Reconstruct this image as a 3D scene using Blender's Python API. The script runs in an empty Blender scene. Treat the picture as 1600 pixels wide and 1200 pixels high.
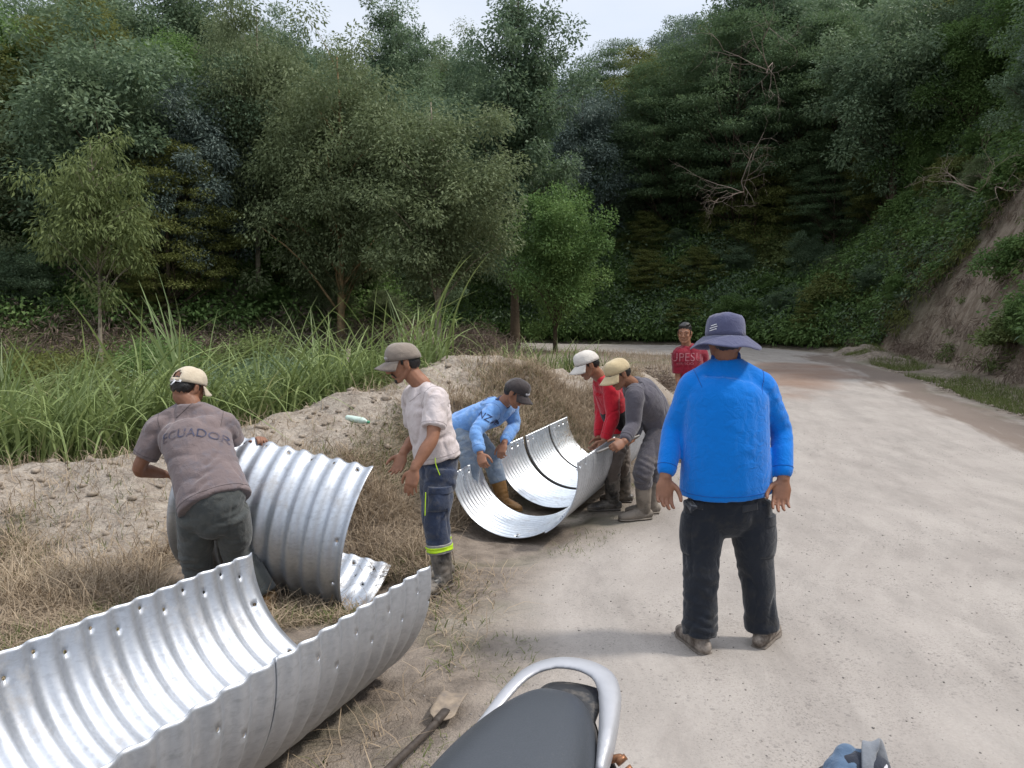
import bpy, bmesh, math, random
import numpy as np
from mathutils import Vector, Matrix
from mathutils.bvhtree import BVHTree

random.seed(7)
RNG = np.random.default_rng(11)
SC = bpy.context.scene
COL = SC.collection
R = math.radians

# ------------------------------------------------------------------ camera
CAM_H = 1.62
PITCH = math.atan(92 / 1200)
cam = bpy.data.cameras.new("camera")
cam.sensor_width = 36.0
cam.lens = 27.0
cam.clip_start = 0.05
cam.clip_end = 1000
cam_o = bpy.data.objects.new("camera", cam)
cam_o.location = (0, 0, CAM_H)
cam_o.rotation_euler = (math.pi / 2 - PITCH, 0, 0)
COL.objects.link(cam_o)
SC.camera = cam_o

# ------------------------------------------------------------------ world, sun, exposure
SUN_EL, SUN_AZ = 54.0, 90.0        # azimuth clockwise from +Y
w = bpy.data.worlds.new("World")
SC.world = w
w.use_nodes = True
nt = w.node_tree
nt.nodes.clear()
sky = nt.nodes.new("ShaderNodeTexSky")
sky.sky_type = 'NISHITA'
sky.sun_disc = False
sky.sun_elevation = R(SUN_EL)
sky.sun_rotation = R(SUN_AZ)
sky.dust_density = 2.0
tc = nt.nodes.new("ShaderNodeTexCoord")
mp = nt.nodes.new("ShaderNodeMapping")
mp.inputs['Scale'].default_value = (1.6, 1.6, 4.0)
cn = nt.nodes.new("ShaderNodeTexNoise")
cn.inputs['Scale'].default_value = 2.2
cn.inputs['Detail'].default_value = 6
cr = nt.nodes.new("ShaderNodeValToRGB")
cr.color_ramp.elements[0].position = 0.3
cr.color_ramp.elements[0].color = (0.72, 0.72, 0.72, 1)
cr.color_ramp.elements[1].position = 0.65
cr.color_ramp.elements[1].color = (0.97, 0.97, 0.97, 1)
sx_ = nt.nodes.new("ShaderNodeSeparateXYZ")
el_ = nt.nodes.new("ShaderNodeValToRGB")
el_.color_ramp.elements[0].position = 0.40
el_.color_ramp.elements[0].color = (3.75, 4.02, 4.45, 1)
el_.color_ramp.elements[1].position = 1.0
el_.color_ramp.elements[1].color = (7.6, 8.0, 8.7, 1)
mx = nt.nodes.new("ShaderNodeMix")
mx.data_type = 'RGBA'
bg = nt.nodes.new("ShaderNodeBackground")
bg.inputs['Strength'].default_value = 0.15
wo = nt.nodes.new("ShaderNodeOutputWorld")
L = nt.links.new
L(tc.outputs['Generated'], mp.inputs['Vector'])
L(mp.outputs[0], cn.inputs['Vector'])
L(cn.outputs[0], cr.inputs[0])
L(tc.outputs['Generated'], sx_.inputs[0])
L(sx_.outputs[2], el_.inputs[0])
L(el_.outputs[0], mx.inputs[7])
L(cr.outputs[0], mx.inputs[0])
L(sky.outputs[0], mx.inputs[6])
L(mx.outputs[2], bg.inputs['Color'])
L(bg.outputs[0], wo.inputs['Surface'])

sl = bpy.data.lights.new("sun", 'SUN')
sl.energy = 2.0
sl.angle = R(6.0)
sl.color = (1.0, 0.95, 0.88)
so = bpy.data.objects.new("sun", sl)
sd = Vector((math.sin(R(SUN_AZ)) * math.cos(R(SUN_EL)), math.cos(R(SUN_AZ)) * math.cos(R(SUN_EL)), math.sin(R(SUN_EL))))
so.rotation_euler = sd.to_track_quat('Z', 'Y').to_euler()
COL.objects.link(so)
SC.view_settings.view_transform = 'Standard'
SC.view_settings.look = 'None'
SC.view_settings.exposure = 0.6
SC.view_settings.gamma = 1.0
SC.cycles.max_bounces = 6
SC.cycles.transparent_max_bounces = 4

# ------------------------------------------------------------------ helpers: placing
cp_, sp_ = math.cos(PITCH), math.sin(PITCH)


def P(px, py, Y):
    """world point on the sight line of photo pixel px,py at distance Y in front of the camera"""
    u = (px - 800) / 1200
    v = (600 - py) / 1200
    d = np.array([u, cp_ + v * sp_, -sp_ + v * cp_])
    return np.array([0, 0, CAM_H]) + d * Y / d[1]


def G(px, py, z=0.0):
    u = (px - 800) / 1200
    v = (600 - py) / 1200
    d = np.array([u, cp_ + v * sp_, -sp_ + v * cp_])
    return np.array([0, 0, CAM_H]) + d * (z - CAM_H) / d[2]


def project(V):
    V = np.asarray(V, float) - np.array([0, 0, CAM_H])
    f = V[:, 1] * cp_ - V[:, 2] * sp_
    up = V[:, 1] * sp_ + V[:, 2] * cp_
    f2 = np.where(f < 0.05, 0.05, f)
    return 800 + 1200 * V[:, 0] / f2, 600 - 1200 * up / f2, f


def nrm(v):
    v = np.asarray(v, float)
    return v / max(1e-9, np.linalg.norm(v))


def _hash(ix, iy, iz, s):
    h = (ix.astype(np.int64) * 374761393 + iy.astype(np.int64) * 668265263 + iz.astype(np.int64) * 2147483647 + s * 974711) & 0xffffffff
    h = ((h ^ (h >> 13)) * 1274126177) & 0xffffffff
    return ((h ^ (h >> 16)) & 0xffff) / 65535.0


def vnoise(p, s=0):
    p = np.asarray(p, float)
    i = np.floor(p).astype(np.int64)
    f = p - i
    f = f * f * (3 - 2 * f)
    r = 0
    for dx in (0, 1):
        for dy in (0, 1):
            for dz in (0, 1):
                wgt = (f[:, 0] if dx else 1 - f[:, 0]) * (f[:, 1] if dy else 1 - f[:, 1]) * (f[:, 2] if dz else 1 - f[:, 2])
                r = r + wgt * _hash(i[:, 0] + dx, i[:, 1] + dy, i[:, 2] + dz, s)
    return r


def fbm(p, octv=4, s=0):
    p = np.asarray(p, float)
    r, a, t = 0, 0.5, 0
    for k in range(octv):
        r = r + a * (vnoise(p * 2 ** k + 17.3 * k, s + k) - 0.5)
        t += a
        a *= 0.5
    return r / t          # about -0.5..0.5


def fbm2(x, y, sc, octv=4, s=0):
    return fbm(np.stack([x * sc, y * sc, np.zeros_like(x) + 3.7], -1), octv, s)


def smooth(t):
    t = np.clip(t, 0, 1)
    return t * t * (3 - 2 * t)


# ------------------------------------------------------------------ helpers: meshes
def tag(o, label=None, cat=None, group=None, kind=None):
    if label: o['label'] = label
    if cat: o['category'] = cat
    if group: o['group'] = group
    if kind: o['kind'] = kind
    return o


def empty(name, loc, label=None, cat=None, group=None):
    o = bpy.data.objects.new(name, None)
    o.empty_display_size = 0.1
    o.location = loc
    COL.objects.link(o)
    return tag(o, label, cat, group)


def np_mesh(name, V, F, smooth_shade=True):
    """F: (n,3) or (n,4) array, or list of such arrays"""
    me = bpy.data.meshes.new(name)
    V = np.ascontiguousarray(V, dtype=np.float32)
    Fs = F if isinstance(F, list) else [F]
    Fs = [np.asarray(f, dtype=np.int32) for f in Fs if len(f)]
    me.vertices.add(len(V))
    me.vertices.foreach_set('co', V.ravel())
    nl = sum(f.size for f in Fs)
    npoly = sum(len(f) for f in Fs)
    me.loops.add(nl)
    me.loops.foreach_set('vertex_index', np.concatenate([f.ravel() for f in Fs]))
    me.polygons.add(npoly)
    starts, tot = [], 0
    for f in Fs:
        k = f.shape[1]
        starts.append(tot + np.arange(len(f)) * k)
        tot += f.size
    me.polygons.foreach_set('loop_start', np.concatenate(starts).astype(np.int32))
    me.update(calc_edges=True)
    if smooth_shade:
        me.polygons.foreach_set('use_smooth', np.ones(npoly, dtype=bool))
    return me


def link(name, me, mat, parent=None, loc=None):
    o = bpy.data.objects.new(name, me)
    if mat is not None:
        me.materials.clear()
        me.materials.append(mat)
    COL.objects.link(o)
    if parent is not None:
        o.parent = parent
    if loc is not None:
        o.location = loc
    return o


def root_loc(p):
    v = np.zeros(3)
    while p is not None:
        v += np.array(p.location)
        p = p.parent
    return v


class Geo:
    """collects closed shapes in world coordinates, builds ONE mesh"""

    def __init__(s):
        s.V, s.T, s.Q, s.n = [], [], [], 0

    def add(s, V, T=None, Q=None):
        V = np.asarray(V, float)
        s.V.append(V)
        if T is not None and len(T): s.T.append(np.asarray(T) + s.n)
        if Q is not None and len(Q): s.Q.append(np.asarray(Q) + s.n)
        s.n += len(V)

    def tube(s, pts, rads, side=None, caps='round', n=14, sub=4):
        pts = np.asarray(pts, float)
        rr = np.array([(r, r) if np.isscalar(r) else tuple(r) for r in rads], float)
        k = len(pts)
        if sub > 1 and k > 2:
            P0 = np.vstack([2 * pts[0] - pts[1], pts, 2 * pts[-1] - pts[-2]])
            R0 = np.vstack([rr[0], rr, rr[-1]])
            o, orr = [], []
            for i in range(k - 1):
                for t in np.linspace(0, 1, sub, endpoint=False):
                    a, b, c, d = P0[i], P0[i + 1], P0[i + 2], P0[i + 3]
                    o.append(0.5 * (2 * b + (c - a) * t + (2 * a - 5 * b + 4 * c - d) * t * t + (3 * b - a - 3 * c + d) * t ** 3))
                    ts = t * t * (3 - 2 * t) * 0.5 + t * 0.5
                    orr.append(R0[i + 1] * (1 - ts) + R0[i + 2] * ts)
            o.append(pts[-1]); orr.append(rr[-1])
            pts, rr = np.array(o), np.array(orr)
        elif sub > 1 and k == 2:
            t = np.linspace(0, 1, sub + 1)[:, None]
            pts = pts[0] * (1 - t) + pts[1] * t
            rr = rr[0] * (1 - t) + rr[1] * t
        k = len(pts)
        T = np.zeros_like(pts)
        T[1:-1] = pts[2:] - pts[:-2]
        T[0] = pts[1] - pts[0]; T[-1] = pts[-1] - pts[-2]
        T /= np.maximum(1e-9, np.linalg.norm(T, axis=1))[:, None]
        if side is None:
            ref = np.array([0, 0, 1.]) if abs(T[0][2]) < 0.9 else np.array([1., 0, 0])
            S = np.cross(T[0], ref)
        else:
            S = np.zeros(3)
        Ss = []
        for i in range(k):
            S1 = (S if side is None else (np.array(side(pts[i]), float) if callable(side) else np.array(side, float)))
            S1 = S1 - (S1 @ T[i]) * T[i]
            if np.linalg.norm(S1) < 1e-4: S1 = Ss[-1] if Ss else np.cross(T[i], [0, 1, 0.1])
            S1 = nrm(S1)
            Ss.append(S1)
            if side is None: S = S1
        rings = []
        Rr = list(zip(pts, rr, T, Ss))
        seq = []
        if caps == 'round':
            p, r, t, sv = Rr[0]
            for a in (80, 55, 28):
                seq.append((p - t * min(r) * math.sin(R(a)), r * math.cos(R(a)), t, sv))
        seq += Rr
        if caps == 'round':
            p, r, t, sv = Rr[-1]
            for a in (28, 55, 80):
                seq.append((p + t * min(r) * math.sin(R(a)), r * math.cos(R(a)), t, sv))
        ang = np.arange(n) * 2 * math.pi / n
        for p, r, t, sv in seq:
            B = np.cross(t, sv)
            rings.append(p + np.outer(np.cos(ang) * r[0], sv) + np.outer(np.sin(ang) * r[1], B))
        m = len(rings)
        V = np.vstack(rings + [[seq[0][0]], [seq[-1][0]]])
        Q = []
        i = np.arange(n); j = (i + 1) % n
        for a in range(m - 1):
            Q.append(np.stack([a * n + i, a * n + j, (a + 1) * n + j, (a + 1) * n + i], -1))
        T1 = np.stack([j, i, np.full(n, m * n)], -1)
        T2 = np.stack([(m - 1) * n + i, (m - 1) * n + j, np.full(n, m * n + 1)], -1)
        s.add(V, np.vstack([T1, T2]), np.vstack(Q))

    def ellipsoid(s, c, r, M=None, n=16, m=10):
        th = np.linspace(0, math.pi, m + 1)[1:-1]
        ph = np.arange(n) * 2 * math.pi / n
        V = [np.array([0, 0, 1.])[None]]
        for t in th:
            V.append(np.stack([np.sin(t) * np.cos(ph), np.sin(t) * np.sin(ph), np.full(n, np.cos(t))], -1))
        V.append(np.array([0, 0, -1.])[None])
        V = np.vstack(V) * np.array(r)
        if M is not None: V = V @ np.asarray(M).T
        V = V + np.asarray(c)
        i = np.arange(n); j = (i + 1) % n
        T = [np.stack([np.zeros(n, int), 1 + i, 1 + j], -1)]
        Q = []
        for a in range(m - 2):
            b = 1 + a * n
            Q.append(np.stack([b + i, b + n + i, b + n + j, b + j], -1))
        b = 1 + (m - 2) * n
        T.append(np.stack([b + i, np.full(n, b + n), b + j], -1))
        s.add(V, np.vstack(T), np.vstack(Q))

    def box(s, c, h, M=None):
        V = np.array([[x, y, z] for x in (-1, 1) for y in (-1, 1) for z in (-1, 1)], float) * np.array(h)
        if M is not None: V = V @ np.asarray(M).T
        Q = [[0, 1, 3, 2], [4, 6, 7, 5], [0, 4, 5, 1], [2, 3, 7, 6], [0, 2, 6, 4], [1, 5, 7, 3]]
        s.add(V + np.asarray(c), None, Q)

    def build(s, name, mat, parent=None, voxel=None, sm=0, fn=None, shade=True, bevel=0, solid=0, origin=None):
        V = np.vstack(s.V)
        off = root_loc(parent) if parent is not None else (np.array(origin) if origin is not None else np.zeros(3))
        F = []
        if s.T: F.append(np.vstack(s.T))
        if s.Q: F.append(np.vstack(s.Q))
        me = np_mesh(name, V, F, shade)
        if voxel or bevel or solid:
            o = bpy.data.objects.new('tmp', me)
            COL.objects.link(o)
            if solid:
                m = o.modifiers.new('s', 'SOLIDIFY'); m.thickness = solid; m.offset = 0
            if bevel:
                m = o.modifiers.new('b', 'BEVEL'); m.width = bevel; m.segments = 2; m.limit_method = 'ANGLE'
            if voxel:
                m = o.modifiers.new('r', 'REMESH'); m.mode = 'VOXEL'; m.voxel_size = voxel; m.use_smooth_shade = True
            if sm:
                m = o.modifiers.new('sm', 'SMOOTH'); m.iterations = sm; m.factor = 0.5
            dg = bpy.context.evaluated_depsgraph_get()
            m2 = bpy.data.meshes.new_from_object(o.evaluated_get(dg))
            bpy.data.objects.remove(o)
            bpy.data.meshes.remove(me)
            me = m2
            me.name = name
        nv = len(me.vertices)
        co = np.empty(nv * 3, np.float32); me.vertices.foreach_get('co', co); co = co.reshape(-1, 3).astype(float)
        if fn is not None:
            no = np.empty(nv * 3, np.float32); me.vertices.foreach_get('normal', no)
            co = fn(co, no.reshape(-1, 3).astype(float))
        me.vertices.foreach_set('co', (co - off).astype(np.float32).ravel())
        me.update()
        o = link(name, me, mat, parent)
        if parent is None and origin is not None: o.location = origin
        return o


# ------------------------------------------------------------------ helpers: materials
class NT:
    def __init__(s, name):
        s.m = bpy.data.materials.new(name)
        s.m.use_nodes = True
        s.t = s.m.node_tree
        s.t.nodes.clear()
        s.out = s.t.nodes.new("ShaderNodeOutputMaterial")

    def n(s, typ, **kw):
        nd = s.t.nodes.new(typ)
        ins = kw.pop('ins', {})
        for k, v in kw.items(): setattr(nd, k, v)
        for k, v in ins.items():
            if hasattr(v, 'node'): s.t.links.new(v, nd.inputs[k])
            else: nd.inputs[k].default_value = v
        return nd

    def geo(s): return s.n("ShaderNodeNewGeometry").outputs['Position']

    def obj(s): return s.n("ShaderNodeTexCoord").outputs['Object']

    def noise(s, vec, scale, detail=4, rough=0.6, dist=0.0, out=0):
        return s.n("ShaderNodeTexNoise", ins={'Vector': vec, 'Scale': scale, 'Detail': detail, 'Roughness': rough, 'Distortion': dist}).outputs[out]

    def scale(s, vec, v):
        return s.n("ShaderNodeMapping", ins={'Vector': vec, 'Scale': v}).outputs[0]

    def ramp(s, fac, stops, interp='LINEAR'):
        r = s.n("ShaderNodeValToRGB", ins={0: fac})
        cr = r.color_ramp
        cr.interpolation = interp
        while len(cr.elements) < len(stops): cr.elements.new(0.5)
        for e, (p, c) in zip(cr.elements, stops):
            e.position = p
            e.color = (c, c, c, 1) if np.isscalar(c) else (*c, 1)
        return r.outputs[0]

    def mix(s, fac, a, b, blend='MIX'):
        nd = s.t.nodes.new("ShaderNodeMix")
        nd.data_type = 'RGBA'
        nd.blend_type = blend
        for k, v in ((0, fac), (6, a), (7, b)):
            if hasattr(v, 'node'): s.t.links.new(v, nd.inputs[k])
            elif k == 0: nd.inputs[0].default_value = v
            else: nd.inputs[k].default_value = (*v, 1) if len(v) == 3 else v
        return nd.outputs[2]

    def math(s, op, a, b=0.5, c=None):
        nd = s.n("ShaderNodeMath", operation=op, ins={0: a, 1: b})
        if c is not None:
            if hasattr(c, 'node'): s.t.links.new(c, nd.inputs[2])
            else: nd.inputs[2].default_value = c
        return nd.outputs[0]

    def attr(s, name): return s.n("ShaderNodeAttribute", attribute_name=name).outputs['Fac']

    def bump(s, h, strength=0.5, dist=0.01, prev=None):
        ins = {'Height': h, 'Strength': strength, 'Distance': dist}
        if prev is not None: ins['Normal'] = prev
        return s.n("ShaderNodeBump", ins=ins).outputs[0]

    def pbr(s, color, rough=0.8, metal=0.0, normal=None, spec=0.3, sheen=0.0, coat=0.0):
        b = s.n("ShaderNodeBsdfPrincipled")
        for k, v in (('Base Color', color), ('Roughness', rough), ('Metallic', metal), ('Specular IOR Level', spec), ('Sheen Weight', sheen), ('Coat Weight', coat), ('Normal', normal)):
            if v is None: continue
            if hasattr(v, 'node'): s.t.links.new(v, b.inputs[k])
            elif k == 'Base Color': b.inputs[k].default_value = (*v, 1)
            else: b.inputs[k].default_value = v
        return b.outputs[0]

    def done(s, sh):
        s.t.links.new(sh, s.out.inputs['Surface'])
        return s.m


def cloth(name, col, col2=None, rough=0.95, stain=0.35, weave=900, dirt=None):
    t = NT(name)
    v = t.geo()
    n1 = t.noise(v, 7, 5)
    f = t.ramp(n1, [(0.38, 0), (0.65, 1)])
    c2 = col2 or tuple(x * 0.72 for x in col)
    c = t.mix(t.math('MULTIPLY', f, stain * 2), col, c2)
    if dirt:
        d = t.ramp(t.noise(v, 16, 5), [(0.5, 0), (0.72, 0.75)])
        c = t.mix(d, c, dirt)
    n2 = t.noise(v, weave, 2)
    c = t.mix(0.25, c, t.mix(n2, (0, 0, 0), (1, 1, 1)), 'SOFT_LIGHT')
    b = t.bump(t.noise(v, 22, 4, 0.55, 0.6), 0.5, 0.018)
    b = t.bump(n2, 0.3, 0.0015, b)
    return t.done(t.pbr(c, rough, 0, b, 0.15, 0.25))


def simple(name, col, rough=0.6, metal=0.0, var=0.25, scale=30, bump=0.2, spec=0.4, coat=0.0, dirt=None, dlo=0.5):
    t = NT(name)
    v = t.geo()
    n1 = t.noise(v, scale, 5)
    c = t.mix(t.ramp(n1, [(0.35, 0), (0.7, 1)]), col, tuple(x * (1 - var) for x in col))
    rg = rough
    if dirt:
        d = t.ramp(t.noise(v, scale * 0.45, 7, 0.65), [(dlo, 0), (dlo + 0.2, 1)])
        c = t.mix(d, c, dirt)
        rg = t.math('ADD', t.math('MULTIPLY', d, 0.35), rough)
    return t.done(t.pbr(c, rg, metal, t.bump(n1, bump, 0.004), spec, 0, coat))


def leaf_mat(name, lo, hi, tint=None, trans=0.28, rough=0.5, young=None):
    t = NT(name)
    v = t.attr('v')
    c = t.mix(v, lo, hi)
    ri = t.n("ShaderNodeObjectInfo").outputs['Random']
    c = t.mix(t.math('MULTIPLY', ri, 0.5), c, tint or tuple(x * 0.7 for x in hi))
    if young:
        c = t.mix(t.ramp(v, [(0.86, 0), (0.93, 1)]), c, young)
    a = t.pbr(c, rough + .12, 0, None, 0.22)
    b = t.n("ShaderNodeBsdfTranslucent", ins={'Color': c}).outputs[0]
    m = t.n("ShaderNodeMixShader", ins={0: trans, 1: a, 2: b}).outputs[0]
    return t.done(m)


M = {}
M['skin'] = simple('skin', (0.26, 0.12, 0.07), 0.55, 0, 0.25, 25, 0.15, 0.4)
M['skin_light'] = simple('skin_light', (0.31, 0.145, 0.085), 0.55, 0, 0.25, 25, 0.15, 0.4)
M['hair'] = simple('hair_black', (0.012, 0.010, 0.010), 0.45, 0, 0.5, 200, 0.8, 0.5)
M['eye'] = simple('eye', (0.03, 0.02, 0.015), 0.2)
M['nail'] = simple('nail', (0.45, 0.27, 0.2), 0.4)

# ------------------------------------------------------------------ terrain
CREST = np.array([(-9, 5.2, .36), (-4.3, 6.4, .42), (-3.2, 6.7, .52), (-2.5, 7.1, .70), (-1.4, 8.1, 1.02), (-.9, 9.3, 1.10), (.0, 10.3, 1.02), (1.0, 11.3, .88), (2.1, 12.6, .72), (2.7, 14.0, .3), (3.1, 16, .08)], float)
FLAT = [((-1.5, 1.5), (-.7, 3.9), .75), ((-1.6, 4.6), (-.5, 4.9), .5), ((.0, 5.0), (1.1, 8.0), .62), ((-.45, 6.7), (-.2, 6.5), .45)]
OUTER = [(7.2, -8), (7.4, -2), (7.8, 4), (8.3, 8.5), (9.1, 12), (10.2, 16.4), (11.4, 21), (13.0, 27), (13.3, 31.5), (11.4, 35.8), (7, 38), (1, 39.4), (-8, 40), (-60, 42), (-90, 42), (-90, 230), (160, 230), (160, -8)]
HILL_L = [(-70, 10), (-26, 13.5), (-13, 16.5), (-8, 18.0), (-5, 20.0), (-2.3, 22.5), (-1.2, 26), (-3, 30), (-14, 33), (-70, 35)]
ROAD_IN = [(-.9, -8), (-.9, 1.5), (-.55, 2.7), (-.28, 3.4), (-.1, 4.7), (.5, 6.0), (1.1, 6.9), (1.9, 9), (2.9, 12), (4.2, 16), (5.2, 20), (6.4, 25), (6.0, 29), (3.5, 31.5), (-1, 33), (-60, 34), (-60, 42), (-8, 40), (1, 39.4), (7, 37.4), (11.0, 35), (12.2, 31), (10.9, 23), (9.7, 18.4), (8.8, 15), (8.0, 12), (7.0, 8.5), (6.1, 4), (5.8, -2), (5.6, -8)]


def poly_sd(x, y, poly):
    """signed distance, positive inside"""
    p = np.array(poly, float)
    q = np.roll(p, -1, 0)
    best = np.full(x.shape, 1e9)
    ins = np.zeros(x.shape, bool)
    for (ax, ay), (bx, by) in zip(p, q):
        dx, dy = bx - ax, by - ay
        t = np.clip(((x - ax) * dx + (y - ay) * dy) / (dx * dx + dy * dy + 1e-12), 0, 1)
        d = np.hypot(x - ax - t * dx, y - ay - t * dy)
        best = np.minimum(best, d)
        if ay != by:
            c = ((ay > y) != (by > y)) & (x < (bx - ax) * (y - ay) / (by - ay) + ax)
            ins ^= c
    return np.where(ins, best, -best)


def crest(x, y):
    best = np.full(x.shape, 1e9); hh = np.zeros(x.shape); side = np.zeros(x.shape)
    for (ax, ay, az), (bx, by, bz) in zip(CREST[:-1], CREST[1:]):
        dx, dy = bx - ax, by - ay
        t = np.clip(((x - ax) * dx + (y - ay) * dy) / (dx * dx + dy * dy), 0, 1)
        d = np.hypot(x - ax - t * dx, y - ay - t * dy)
        m = d < best
        best = np.where(m, d, best)
        hh = np.where(m, az + t * (bz - az), hh)
        side = np.where(m, np.sign(dx * (y - ay) - dy * (x - ax)), side)
    return best, hh, side


def terrain(x, y):
    x = np.asarray(x, float); y = np.asarray(y, float)
    ramp = 0.0235 * np.clip(y - 8, 0, 34) * smooth((y - 6) / 6)
    d, h, side = crest(x, y)
    wf = 1.5 + 0.95 * h
    front = side < 0
    prof = np.where(front, smooth(1 - d / wf) ** 0.9, smooth(1 - d / 1.7) * 0.85 + 0.15 * smooth(1 - d / 6))
    rd = poly_sd(x, y, ROAD_IN)
    offroad = smooth(-rd / 1.3)
    for (ax, ay), (bx_, by_), fr_ in FLAT:
        dx, dy = bx_ - ax, by_ - ay
        t = np.clip(((x - ax) * dx + (y - ay) * dy) / (dx * dx + dy * dy), 0, 1)
        prof = prof * smooth((np.hypot(x - ax - t * dx, y - ay - t * dy) - fr_ * .55) / .85)
    lump = fbm2(x, y, 1.15, 4, 3) * 0.62 + fbm2(x, y, 5.5, 4, 5) * 0.22
    z = ramp + h * prof * smooth((-rd + 0.2) / 1.2) + lump * np.clip(prof * 1.5, 0, 1) * offroad
    z = z + fbm2(x, y, 2.2, 4, 9) * 0.05 * offroad
    # small dip between the pipe pieces
    z = z - 0.21 * np.exp(-(((x + 1.25) / 0.62) ** 4 + ((y - 4.95) / 0.62) ** 2))
    # plates rest in a shallow bed
    dx, dy = 1.2, 3.0
    t = np.clip(((x + .1) * dx + (y - 5.5) * dy) / (dx * dx + dy * dy), 0, 1)
    z = z - 0.055 * smooth((.50 - np.hypot(x + .1 - t * dx, y - 5.5 - t * dy)) / .25)
    # mid ground left behind the berm: slightly low
    z = z + np.where((side > 0) & (d > 1.2), 0.12 * fbm2(x, y, 0.35, 3, 21), 0)
    for fx, fy in ((.93, 6.72), (1.08, 6.95), (1.02, 6.4), (1.2, 6.6)):
        k = smooth((.42 - np.hypot(x - fx, y - fy)) / .2)
        z = z * (1 - k)
    # hillsides
    D = poly_sd(x, y, OUTER)
    Dp = np.clip(D, 0, None)
    n1 = fbm2(x, y, 0.13, 4, 31) * 2.4 + fbm2(x, y, 0.7, 4, 33) * 0.9
    back = smooth((y - 30) / 8)
    steep = 2.3 * (1 - back) + 0.95 * back
    hr = np.where(Dp < 1.1, 0.12 * Dp, 0.13 + (Dp - 1.1) * steep)
    cap = 22 * (1 - back) + 15.5 * back + np.clip(-x - 2, 0, 30) * 0.6 * back + np.clip(x - 8, 0, 20) * 1.5 * back
    hr = cap * (1 - np.exp(-hr / cap * 1.15))
    z = z + hr + n1 * smooth(Dp / 5) + fbm2(x, y, 2.5, 4, 40) * 0.45 * smooth((Dp - .8) / 1.2)
    z = z - 0.06 * smooth((D + 0.9) / 0.5) * smooth((0.7 - D) / 0.5)
    DL = np.clip(poly_sd(x, y, HILL_L), 0, None)
    hl = 0.25 * smooth(DL / 1.5) + 0.35 * DL + 0.75 * np.clip(DL - 2.5, 0, None)
    z = z + 17 * (1 - np.exp(-hl / 17)) + n1 * 0.35 * smooth(DL / 4)
    # approach slope to the left hill
    DA = np.clip(poly_sd(x, y, HILL_L) + 6, 0, 6)
    z = z + 0.10 * DA * smooth((-x - 0.5) / 3)
    # spoil heaps by the right verge
    for cx, cy, r, hgt in ((12.9, 28.4, .75, .55), (12.0, 25.0, .8, .35), (12.4, 26.4, .8, .3)):
        z = z + hgt * np.exp(-(((x - cx) ** 2 + (y - cy) ** 2) / r ** 2)) * (1 + fbm2(x, y, 3, 3, 50))
    # road surface: faint ruts
    onr = smooth(rd / 1.0)
    z = z + onr * (fbm2(x, y, 0.5, 3, 60) * 0.05 + fbm2(x, y, 6, 3, 61) * 0.012)
    return z


def gz(x, y):
    return float(terrain(np.array([x]), np.array([y]))[0])


def axis_pts(segs):
    out = []
    for a, b, st in segs:
        out.append(np.arange(a, b, st))
    out.append([segs[-1][1]])
    return np.concatenate(out)


gy = axis_pts([(-8, 1.5, .35), (1.5, 9, .045), (9, 14, .08), (14, 24, .14), (24, 42, .28), (42, 80, .9), (80, 230, 8)])
gx = axis_pts([(-90, -34, 5), (-34, -12, .5), (-12, -5, .13), (-5, 5, .05), (5, 9, .11), (9, 17, .085), (17, 30, .4), (30, 160, 6)])
NX, NY = len(gx), len(gy)
XX, YY = np.meshgrid(gx, gy)
xf, yf = XX.ravel(), YY.ravel()
zf = terrain(xf, yf)
TV = np.stack([xf, yf, zf], -1)

# masks (what the surface is made of)
rd = poly_sd(xf, yf, ROAD_IN)
a_road = smooth((rd + fbm2(xf, yf, .8, 4, 71) * 1.3) / 0.9 + 0.5)
cd, ch, cs = crest(xf, yf)
a_sand = smooth((1.1 + .7 * smooth((-xf - 1.6) / 1.5) - cd + fbm2(xf, yf, 1.1, 4, 72) * 2.2) / 0.7) * (1 - a_road)
a_sand = np.maximum(a_sand, 0.75 * smooth((fbm2(xf, yf, 1.7, 4, 73) - .11) / .1) * (cs < 0) * (1 - a_road) * (yf < 12))
a_sand[(cs > 0) & (cd > 1.1)] = 0
a_damp = smooth((1.75 - rd + fbm2(xf * 1.7 - yf * .6, yf * .35 + xf * .2, .75, 4, 74) * 1.7) / 1.4) * smooth((xf - 4.6) / 1.2) * smooth((31 - yf) / 4) * smooth((yf - 7) / 4) * a_road
red = np.exp(-(((xf - 7.4 - (yf - 20) * .32) / 1.7) ** 2 + ((yf - 20.5) / 5.0) ** 2))
a_red = smooth((red + fbm2(xf, yf, .7, 4, 75) * .9 - .3) / .4) * a_road
Dm = poly_sd(xf, yf, OUTER)
a_bank = smooth((Dm - .35) / .5)
hb = zf - 0.0235 * np.clip(yf - 8, 0, 34)
bare = np.exp(-(((yf - (25.0 - .95 * hb)) / 4.8) ** 4)) * smooth((7.0 - hb + fbm2(xf, yf, .5, 4, 80) * 4) / 1.5) * (xf > 5)
bare = np.maximum(bare, smooth((0.95 - hb + fbm2(xf, yf, .9, 3, 82) * 1.2) / .5) * (yf < 30) * (xf > 5))
a_bare = np.clip(bare, 0, 1) * a_bank
a_dry = smooth((fbm2(xf, yf, .35, 4, 84) + .12) / .2) * (Dm < 0)
print('terrain verts', len(TV))
idx = np.arange(NX * NY).reshape(NY, NX)
Q = np.stack([idx[:-1, :-1], idx[:-1, 1:], idx[1:, 1:], idx[1:, :-1]], -1).reshape(-1, 4)
fr = a_road[Q].mean(1)
fD = Dm[Q].mean(1)
fL = poly_sd(xf, yf, HILL_L)[Q].mean(1)


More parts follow.
